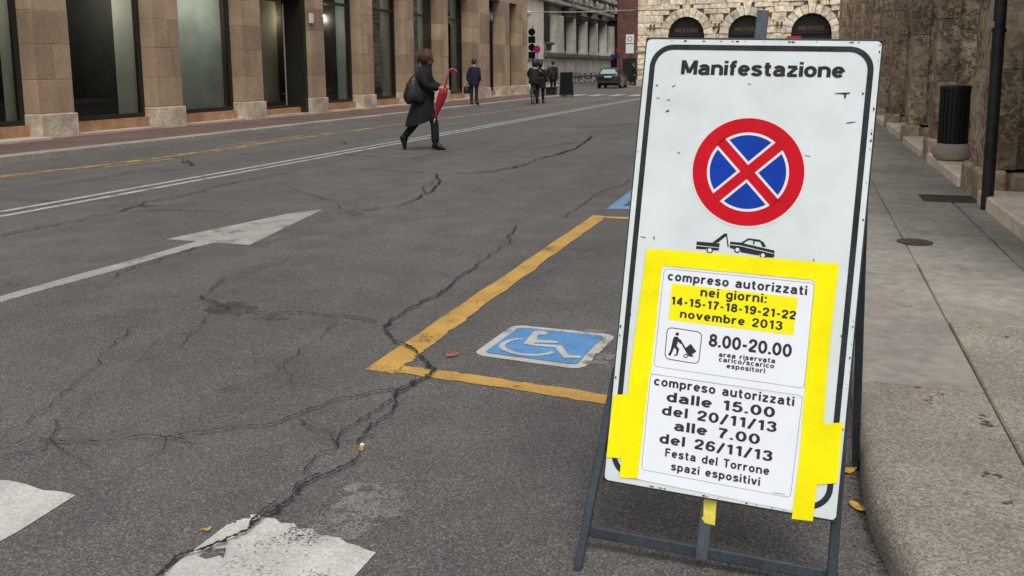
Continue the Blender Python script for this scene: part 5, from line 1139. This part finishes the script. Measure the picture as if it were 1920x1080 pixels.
for z, r1 in ((-.045, .115), (.0, .098), (.045, .085), (.085, .088), (.088, .072), (.03, .06)): rr_.append(ring_at(P['neck0'] + np.array([.012 + z * .25, 0, z]), r1, r1 * 1.02, 18, 0, .05))
mb.loft(rr_, cap=False); mb.build('collar', 'coat_black', wom, smooth='all')
shoe(wom, P['anl'], P['tol']); shoe(wom, P['anr'], P['tor'])
Mw = Matrix.Translation((wl[0], wl[1], 0)) @ Matrix.Rotation(hd_w, 4, 'Z')
# her shoulder bag
bag = empty('shoulder_bag', tuple((Mw @ Vector((-.16, -.24, .84)))), hd_w); tag(bag, 'black leather shoulder bag hanging at the walking woman\'s hip', 'bag')
mb = MB(); rings = []
for z, rx, ry, dx in ((-.02, .11, .03, .0), (.0, .165, .055, .0), (.06, .18, .065, .005), (.14, .165, .06, .0), (.22, .135, .05, -.01), (.30, .11, .035, -.02), (.33, .095, .018, -.02)): rings.append([(x + dx + rng.normal(0, .006), y + rng.normal(0, .005), z_ + .03 * math.cos(3 * x / .1)) for x, y, z_ in ring_at((0, 0, z), rx, ry, 20, 0, .09)])
mb.loft(rings); mb.build('pouch', 'leather', bag, smooth='all')
mb = MB(); mb.tube([(-.10, 0, .28), (-.05, .0, .38), (.05, .02, .48), (.14, .06, .545), (.16, .11, .53)], .014, 8); mb.tube([(.06, 0, .30), (.10, .0, .38), (.15, .04, .50), (.16, .10, .535)], .014, 8); mb.build('strap', 'leather', bag, smooth='all')
# her folded umbrella: tip down, crook up
um = empty('umbrella', tuple(Mw @ Vector((.335, -.155, 1.04))), hd_w); tag(um, 'closed red umbrella with curved red handle held by the walking woman', 'umbrella')
def ux(t): return np.array([.06, 0, .16]) * (1 - t) + np.array([-.16, -.01, -.52]) * t
mb = MB(); rings = []
for t, r in ((.22, .020), (.26, .055), (.34, .068), (.48, .066), (.62, .054), (.78, .036), (.92, .020), (.97, .012)):
    c = ux(t); rings.append([c + np.array([r * (1 + .22 * math.cos(8 * a + 3 * t)) * math.cos(a), r * (.75 + .2 * math.cos(8 * a)) * math.sin(a), 0]) for a in np.linspace(0, 2 * math.pi, 33)[:-1]])
mb.loft(rings); mb.build('canopy', 'red_cloth', um, smooth='all')
mb = MB(); mb.tube([ux(.22), ux(1.0)], .006, 8); mb.tube([ux(.97), ux(1.1)], .008, 8); mb.build('shaft', 'steel', um, smooth='all')
mb = MB(); pts = [ux(.24), ux(0), np.array([.085, 0, .25])] + [np.array([.155 - .07 * math.cos(a), 0, .26 + .07 * math.sin(a)]) for a in np.linspace(.2, math.pi + .25, 9)]
mb.tube(pts, .0165, 10); mb.build('handle', 'red_handle', um, smooth='all')

# ---- man in navy jacket on the left pavement
ml = G(889, 196, .088)
man, P = person('man in navy jacket and grey trousers walking on the far pavement', tuple(ml), R_(95), stand(1.66, .05))
limb_clothes('trousers', 'greytrouser', man, P, False, {'cuff': .07}); limb_clothes('jacket', 'navy', man, P, True, {'hip': (.17, .22), 'waist': (.16, .21), 'chest': (.165, .22), 'arm': .085})
hair_cap(man, P, 'hair_dark', (.105, .10, .12), .01); shoe(man, P['anl'], P['tol']); shoe(man, P['anr'], P['tor'])
bg_ = empty('shopping_bag', (ml[0] - .30, ml[1] + .05, ml[2] + .40), .3); tag(bg_, 'small black bag carried by the man in the navy jacket', 'bag')
mb = MB(); mb.loft([ring_at((0, 0, z), rx, ry, 12, 0, .05) for z, rx, ry in ((0, .11, .06), (.04, .14, .08), (.2, .13, .07), (.27, .09, .02))]); mb.build('sack', 'black', bg_, smooth='all')
mb = MB(); mb.tube([(-.05, 0, .25), (-.03, 0, .36), (.03, 0, .36), (.05, 0, .25)], .008, 6); mb.build('handle', 'black', bg_, smooth='all')

# ---- bicycles
def bicycle(label, group=None, color='black'):
    b = tag(empty('bicycle'), label, 'bicycle', group)
    for x in (-.53, .53):
        mb = MB(); n = 28
        for r, wd in ((.335, .020),):
            rings = [[((r + wd * math.cos(a)) * math.cos(t), wd * math.sin(a), (r + wd * math.cos(a)) * math.sin(t)) for a in np.linspace(0, 2 * math.pi, 7)[:-1]] for t in np.linspace(0, 2 * math.pi, n + 1)]
            mb.loft(rings, cap=False)
        o = mb.build('wheel', 'tyre', b, smooth='all'); o.location = (x, 0, .355)
        mb = MB()
        for k in range(12): a = math.pi * k / 12; mb.tube([(.32 * math.cos(a), .012, .32 * math.sin(a)), (-.32 * math.cos(a), -.012, -.32 * math.sin(a))], .0025, 4)
        mb.tube([(0, -.04, 0), (0, .04, 0)], .025, 8); mb.build('spokes', 'rim', o)
    mb = MB()
    for p, q, r in (((-.53, 0, .355), (-.13, 0, .31), .011), ((-.53, 0, .355), (-.22, 0, .78), .010), ((-.13, 0, .31), (-.25, 0, .90), .015), ((-.13, 0, .31), (.36, 0, .80), .018), ((-.20, 0, .60), (.35, 0, .86), .016), ((.34, 0, .92), (.53, 0, .355), .014)): mb.tube([p, q], r, 8)
    mb.tube([(-.13, -.09, .31), (-.13, .09, .31)], .012, 8); mb.lathe([(.001, -.01), (.09, -.01), (.09, .01), (.001, .01)], (-.13, 0, .31), 12); mb.build('frame', color, b, smooth='all')
    mb = MB(); mb.tube([(.34, 0, .92), (.32, 0, 1.02)], .012, 8); mb.tube([(.14, -.27, 1.03), (.28, -.22, 1.05), (.34, 0, 1.02), (.28, .22, 1.05), (.14, .27, 1.03)], .012, 8); mb.build('handlebar', 'rim', b, smooth='all')
    mb = MB(); mb.loft([[(x, w_ * math.cos(a), .92 + .03 * math.sin(a)) for a in np.linspace(0, 2 * math.pi, 9)[:-1]] for x, w_ in ((-.36, .05), (-.33, .09), (-.22, .07), (-.10, .02))]); mb.build('saddle', 'black', b, smooth='all')
    for x in (-.53, .53):
        mb = MB(); rings = [[(x + r * math.cos(t), y, .355 + r * math.sin(t)) for r, y in ((.375, -.03), (.385, 0), (.375, .03), (.37, 0))] for t in np.linspace(.35 if x < 0 else .9, 2.9 if x < 0 else 2.4, 12)]; mb.loft(rings); mb.build('mudguard', color, b)
    return b
bk = bicycle('black bicycle leaning forward of the row by the palace wall, farthest right', None, 'black')
proto = bk
cl = G(1003, 195)
bk.location = (cl[0], cl[1], 0); bk.rotation_euler = (0, 0, R_(98)); bk['label'] = 'black bicycle ridden away at the street edge beside the walker'
# rider
J = stand(1.62); 
J.update(pelvis=(-.22, 0, .98), waist=(-.17, 0, 1.10), chest=(-.08, 0, 1.28), neck0=(-.04, 0, 1.42), neck=(-.02, 0, 1.47), chin=(.02, 0, 1.53), head=(.0, 0, 1.59), crown=(-.01, 0, 1.65), nose=(.1, 0, 1.56), shl=(-.05, .18, 1.38), shr=(-.05, -.18, 1.38), ell=(.04, .27, 1.18), elr=(.04, -.27, 1.18), wrl=(.18, .27, 1.08), wrr=(.18, -.27, 1.08), hal=(.24, .25, 1.06), har=(.24, -.25, 1.06),
         hipl=(-.2, .1, .93), hipr=(-.2, -.1, .93), knl=(.15, .12, .72), knr=(.08, -.12, .58), anl=(-.02, .12, .38), anr=(-.13, -.12, .20), tol=(.1, .13, .36), tor=(.0, -.13, .17))
rd, P = person('cyclist in black jacket with long dark hair riding away along the street edge', (cl[0], cl[1], 0), R_(98), J)
limb_clothes('trousers', 'darkclothes', rd, P, False, {'cuff': .06}); limb_clothes('jacket', 'darkclothes', rd, P, True, {'hip': (.15, .18), 'waist': (.145, .17), 'chest': (.15, .18), 'arm': .08})
hair_cap(rd, P, 'hair_dark', (.112, .11, .14), .02, .03); shoe(rd, P['anl'], P['tol']); shoe(rd, P['anr'], P['tor'])
# companion on foot
pl_ = G(1013, 194)
J = stand(1.66, .02); J['knr'] = (.12, -.1, .48); J['anr'] = (.1, -.1, .09); J['tor'] = (.24, -.11, .04); J['anl'] = (-.2, .1, .12); J['tol'] = (-.06, .11, .05)
pe, P = person('pedestrian in black coat with tan scarf walking beside the cyclist', (pl_[0], pl_[1], 0), R_(100), J)
limb_clothes('trousers', 'darkclothes', pe, P, False, {'cuff': .06}); limb_clothes('jacket', 'darkclothes', pe, P, True, {'hip': (.19, .22), 'waist': (.16, .19), 'chest': (.16, .19), 'arm': .08})
mb = MB(); mb.loft([ring_at((0, 0, z), rx, ry, 16, 0, .03) for z, rx, ry in ((1.1, .14, .18), (.9, .18, .21), (.62, .21, .23))], cap=False); mb.build('coat_skirt', 'darkclothes', pe, smooth='all')
mb = MB(); mb.loft([ring_at((.03, .19, z), rx, ry, 10, 0, .1) for z, rx, ry in ((.72, .05, .05), (.9, .09, .07), (1.1, .09, .06), (1.3, .06, .05), (1.4, .03, .03))]); mb.build('scarf', 'browncoat', pe, smooth='all')
hair_cap(pe, P, 'hair_dark', (.11, .108, .135), .02, .02); shoe(pe, P['anl'], P['tol']); shoe(pe, P['anr'], P['tor'])
# person behind the plant, person at the stone corner
q = G(1034, 183); q = onY(1037, 150, 46.3); q[2] = 0
pb_, P = person('person in black standing behind the potted shrub', tuple(q), R_(75), stand(1.82)); limb_clothes('trousers', 'darkclothes', pb_, P, False, {'cuff': .07}); limb_clothes('jacket', 'darkclothes', pb_, P, True, {'hip': (.17, .22), 'waist': (.16, .21), 'chest': (.165, .22), 'arm': .09}); hair_cap(pb_, P, 'hair_dark')
shoe(pb_, P['anl'], P['tol']); shoe(pb_, P['anr'], P['tor'])
q = G(1187, 163, .1)
q = q * (64.9 / q[1]); pc_, P = person('dark-clothed person standing at the corner of the pale stone building', (q[0], 65.6, .1), R_(200), stand(1.72, .06)); limb_clothes('trousers', 'darkclothes', pc_, P, False, {'cuff': .07}); limb_clothes('jacket', 'greytrouser', pc_, P, True, {'hip': (.17, .22), 'waist': (.16, .21), 'chest': (.165, .22), 'arm': .09}); hair_cap(pc_, P, 'hair_dark')
shoe(pc_, P['anl'], P['tol']); shoe(pc_, P['anr'], P['tor'])

# ================================================================== STREET OBJECTS
# potted shrub
ps = tag(empty('potted_shrub', (-12.55, 43.0, .0)), 'dark clipped shrub on a thin stem in a square black pot', 'potted plant')
mb = MB(); mb.loft([[(sx * w_, sy * w_, z) for sx, sy in ((-1, -1), (1, -1), (1, 1), (-1, 1))] for w_, z in ((.2, 0), (.25, .42), (.27, .42), (.27, .47), (.23, .47), (.22, .44))]); mb.build('pot', 'black', ps)
mb = MB(); mb.tube([(0, 0, .44), (.01, 0, .62), (0, .01, .85)], [.03, .025, .02], 8)
for k in range(6): a = k; mb.tube([(0, 0, .7), (.2 * math.cos(a), .2 * math.sin(a), 1.0)], .01, 5)
mb.build('stem', 'bark', ps, smooth='all')
mb = MB()
for k in range(900):
    d = unit(rng.normal(0, 1, 3)); r = rng.uniform(.5, 1.05) ** .6; c = np.array([0, 0, 1.10]) + d * r * np.array([.40, .36, .40]) * (1 + .12 * math.sin(5 * d[0] + 3 * d[2])); a = unit(rng.normal(0, 1, 3)); b2 = unit(np.cross(a, d) + 1e-3); s = rng.uniform(.03, .06)
    mb.poly([c - a * s, c + b2 * s * .5, c + a * s, c - b2 * s * .5])
mb.build('foliage', 'leaf', ps, recalc=False)
# A-board
ab = tag(empty('menu_board', (-11.55, 42.3, .0), R_(10)), 'black chalkboard stand on the pavement edge by the crossing', 'sign board')
for s in (1, -1):
    mb = MB(); f = lambda x, z: (x, -s * (.28 * (1 - z / 1.25)), z)
    mb.loft([[(x, f(x, z)[1] + dy, z) for x, dy in ((-.30, -.012), (.30, -.012), (.30, .012), (-.30, .012))] for z in (.12, 1.22)]); p = mb.build('board_panel', 'chalkboard', ab)
    mb = MB()
    for x in (-.315, .315): mb.tube([(x, -s * .28, 0), (x, 0, 1.25)], .016, 8)
    mb.tube([(-.315, -s * .26, .09), (.315, -s * .26, .09)], .013, 6); mb.build('leg_frame', 'iron', ab, smooth='all')
# road-sign post seen from behind (dark backs), no-stopping sign on its own post
def round_plate(mb, c, r, t=.02, mi=0): mb.lathe([(.001, -t / 2), (r, -t / 2), (r, t / 2), (.001, t / 2)], (0, 0, 0), 24, mi); n = 24 * 4; mb.v[-n:] = [(c[0] + v[0], c[1] + v[2], c[2] + v[1]) for v in mb.v[-n:]]
sp = tag(empty('road_sign_post', (-14.85, 47, .0)), 'post with two round and two square plates seen from their dark backs', 'road sign')
mb = MB(); mb.tube([(.05, .04, 0), (.05, .04, 3.8)], .03, 10); mb.build('pole', 'iron', sp, smooth='all')
for z in (3.45, 2.6): mb = MB(); round_plate(mb, (0, 0, z), .205); mb.build('round_plate', 'chalkboard', sp, smooth=True)
for z in (3.03, 2.17): mb = MB(); mb.block((-.205, -.012, z - .19), (.205, .012, z + .19), .006); mb.build('square_plate', 'chalkboard', sp)
ns = tag(empty('no_stopping_sign', (-14.42, 46.6, .0)), 'small round blue and red no-stopping sign on a thin post', 'road sign')
mb = MB(); mb.tube([(0, .03, 0), (0, .03, 2.7)], .028, 10); mb.build('pole', 'iron', ns, smooth='all')
mb = MB(); round_plate(mb, (0, 0, 2.47), .20); pl2 = mb.build('red_disc', 'sign_red', ns, smooth=True)
mb = MB()
for q in range(4):
    pts = [(.045 * math.cos(R_(90 * q)), .045 * math.sin(R_(90 * q)))] + [(.145 * math.cos(R_(t)), .145 * math.sin(R_(t))) for t in np.linspace(90 * q - 34, 90 * q + 34, 8)]
    mb.poly([(x, -.014, 2.47 + z) for x, z in pts])
mb.build('blue_quadrant', 'sign_blue', pl2, recalc=False)
wp = tag(empty('parking_sign_post', (-13.05, 66, .0)), 'grey post carrying two white rectangular plates at the street corner', 'road sign')
mb = MB(); mb.tube([(.1, .05, 0), (.1, .05, 4.1)], .04, 10); mb.build('pole', 'iron', wp, smooth='all')
for z, h in ((3.62, .66), (2.88, .68)):
    mb = MB(); mb.block((-.31, -.015, z - h / 2), (.31, .015, z + h / 2), .01); o = mb.build('white_plate', 'sign_white', wp)
    if z > 3:
        mb = MB(); a = [(.19 * math.cos(t), -.018, z + .19 * math.sin(t)) for t in np.linspace(0, 2 * math.pi, 21)]; b2 = [(.14 * math.cos(t), -.018, z + .14 * math.sin(t)) for t in np.linspace(0, 2 * math.pi, 21)]
        for k in range(20): mb.poly([a[k], a[k + 1], b2[k + 1], b2[k]])
        mb.build('red_ring', 'red_handle', o, recalc=False)
c = onY(1161, 94, 84); fs_ = tag(empty('far_sign_post', (c[0], 84, 0)), 'post with a dull red disc and blue panel in the dark side street', 'road sign')
mb = MB(); mb.tube([(0, .05, 0), (0, .05, c[2] + .3)], .04, 8); mb.build('pole', 'iron', fs_, smooth='all')
mb = MB(); round_plate(mb, (0, 0, c[2]), .30); mb.build('red_disc', 'red_handle', fs_, smooth=True)
mb = MB(); mb.block((-.85, -.02, c[2] - .75), (-.05, .02, c[2] - .40), .01); mb.build('blue_panel', 'car_blue', fs_)
# cars
def hatchback(label, paint, glassm='sheen_glass'):
    c = tag(empty('parked_car'), label, 'car')
    # body sections along y (front is +y): (y, z_bottom, half width low, half width belt, z_belt)
    sec = [(-1.93, .42, .60, .66, .86), (-1.88, .28, .76, .80, .93), (-1.70, .22, .81, .83, .98), (-1.0, .20, .83, .84, .99), (.3, .20, .83, .84, .95), (1.0, .20, .82, .82, .90), (1.6, .22, .79, .78, .78), (1.85, .28, .70, .68, .64), (1.92, .36, .55, .55, .55)]
    mb = MB(); mb.loft([[(-wl_, y, zb), (-wl_ - .015, y, zb + .15), (-wb, y, zt - .1), (-wb + .05, y, zt), (wb - .05, y, zt), (wb, y, zt - .1), (wl_ + .015, y, zb + .15), (wl_, y, zb)] for y, zb, wl_, wb, zt in sec]); mb.build('body', paint, c, smooth=True)
    gs = [(-1.80, .74, .93, .66, .96), (-1.66, .74, .95, .62, 1.20), (-1.50, .74, .95, .56, 1.34), (-1.25, .74, .96, .53, 1.43), (-.6, .75, .95, .52, 1.48), (.0, .75, .93, .52, 1.44), (.45, .74, .92, .57, 1.25), (1.02, .72, .89, .68, .91)]
    mb = MB(); mb.loft([[(-w0, y, z0), (-w0 * .45 - w1 * .55 - .02, y, z0 * .45 + z1 * .55), (-w1 * .95, y, z1 - .015), (-w1 * .6, y, z1 + .012), (w1 * .6, y, z1 + .012), (w1 * .95, y, z1 - .015), (w0 * .45 + w1 * .55 + .02, y, z0 * .45 + z1 * .55), (w0, y, z0)] for y, w0, z0, w1, z1 in gs]); mb.build('cabin', paint, c, smooth=True)
    mb = MB(); mb.poly([(-.58, -1.775, 1.02), (.58, -1.775, 1.02), (.53, -1.66, 1.21), (.42, -1.50, 1.34), (-.42, -1.50, 1.34), (-.53, -1.66, 1.21)]); mb.v = [(x, y - .055 + (z - 1.02) * -.02, z + .012) for x, y, z in mb.v]; mb.build('rear_window', glassm, c, recalc=False)
    for s in (1, -1):
        mb = MB(); mb.poly([(s * .735, -1.35, 1.0), (s * .745, .55, .97), (s * .60, .12, 1.37), (s * .60, -1.1, 1.40)]); mb.v = [(x + s * .028, y, z) for x, y, z in mb.v]; mb.build('side_window', 'black', c, recalc=False)
        mb = MB(); mb.block((s * .73 - .07, -1.915, .74), (s * .73 + .07, -1.80, .96), .03); mb.build('tail_light', 'taillight', c)
        mb = MB(); mb.block((s * .60 - .13, 1.74, .56), (s * .60 + .13, 1.88, .70), .03); mb.build('headlight', 'rim', c)
        mb = MB(); mb.block((s * .93 - .09, .30, .93), (s * .93 + .09, .42, 1.06), .03); mb.build('mirror', paint, c)
        for y in (-1.18, 1.20):
            mb = MB(); mb.lathe([(.001, -.09), (.24, -.09), (.31, -.075), (.315, 0), (.31, .075), (.24, .09), (.001, .09)], n=22); mb.v = [(z, x, y2) for x, y2, z in mb.v]
            o = mb.build('wheel', 'tyre', c, smooth=True); o.location = (s * .755, y, .315)
            mb = MB(); mb.lathe([(.001, 0), (.19, 0), (.21, .012), (.001, .02)], n=14); mb.v = [(s * (.088 + z), x, y2) for x, y2, z in mb.v]; mb.build('rim', 'rim', o)
    mb = MB(); mb.block((-.26, -1.95, .76), (.26, -1.90, .88), .005); mb.build('number_plate', 'plate', c)
    mb = MB(); mb.block((-.76, -2.0, .34), (.76, -1.86, .52), .05); mb.build('bumper', 'black', c)
    return c
cr_ = G(1136, 166); car = hatchback('dark green hatchback with pale rear window driving away past the crossing', 'car_paint')
car.location = (cr_[0] + .08, cr_[1] + 1.9, .0); car.rotation_euler = (0, 0, R_(2))
c2 = hatchback('blue car half hidden beyond the dark green hatchback', 'car_blue', 'black'); c2.location = (cr_[0] + .9, cr_[1] + 15, 0); c2.rotation_euler = (0, 0, R_(-6))
# bicycles parked along the palace
bl_ = ['leftmost bicycle of the row parked along the grey palace', 'second bicycle from the left in the row along the palace', 'third bicycle from the left in the row along the palace', 'fourth bicycle from the left in the row along the palace', 'fifth bicycle from the left in the row along the palace', 'sixth bicycle from the left in the row along the palace', 'seventh bicycle from the left in the row along the palace', 'eighth bicycle from the left in the row along the palace', 'ninth bicycle from the left in the row along the palace', 'tenth bicycle, the one nearest the dark green car']
for k in range(10):
    o = copy_tree(proto); o.location = (-18.9 + rng.normal(0, .1), 69.5 + k * 1.55 + rng.normal(0, .2), .1); o.rotation_euler = (R_(rng.normal(0, 4)), 0, R_(30 + rng.normal(0, 12))); o['label'] = bl_[k]; o['group'] = 'bicycles parked along the palace'
# cable over the street
a, b = onX(980, 21, FX + .1), onY(1196, 18, SY - .05); a = np.array([FX - .02, 44.1, a[2] if a[2] < 12 else 6])
a = onY(990, 22, 45.0); a2 = np.array([-20, 56., a[2]])
mb = MB(); pa = onX(975, 22, -20.0); pa = np.array([-20 + .3, pa[1], pa[2]]); n = 14
mb.tube([pa * (1 - t) + b * t - np.array([0, 0, .5 * 4 * t * (1 - t) * .2]) for t in np.linspace(0, 1, n)], .035, 6)
tag(mb.build('overhead_cable', 'steel', smooth='all'), 'thin pale cable strung across the street corner', 'cable')
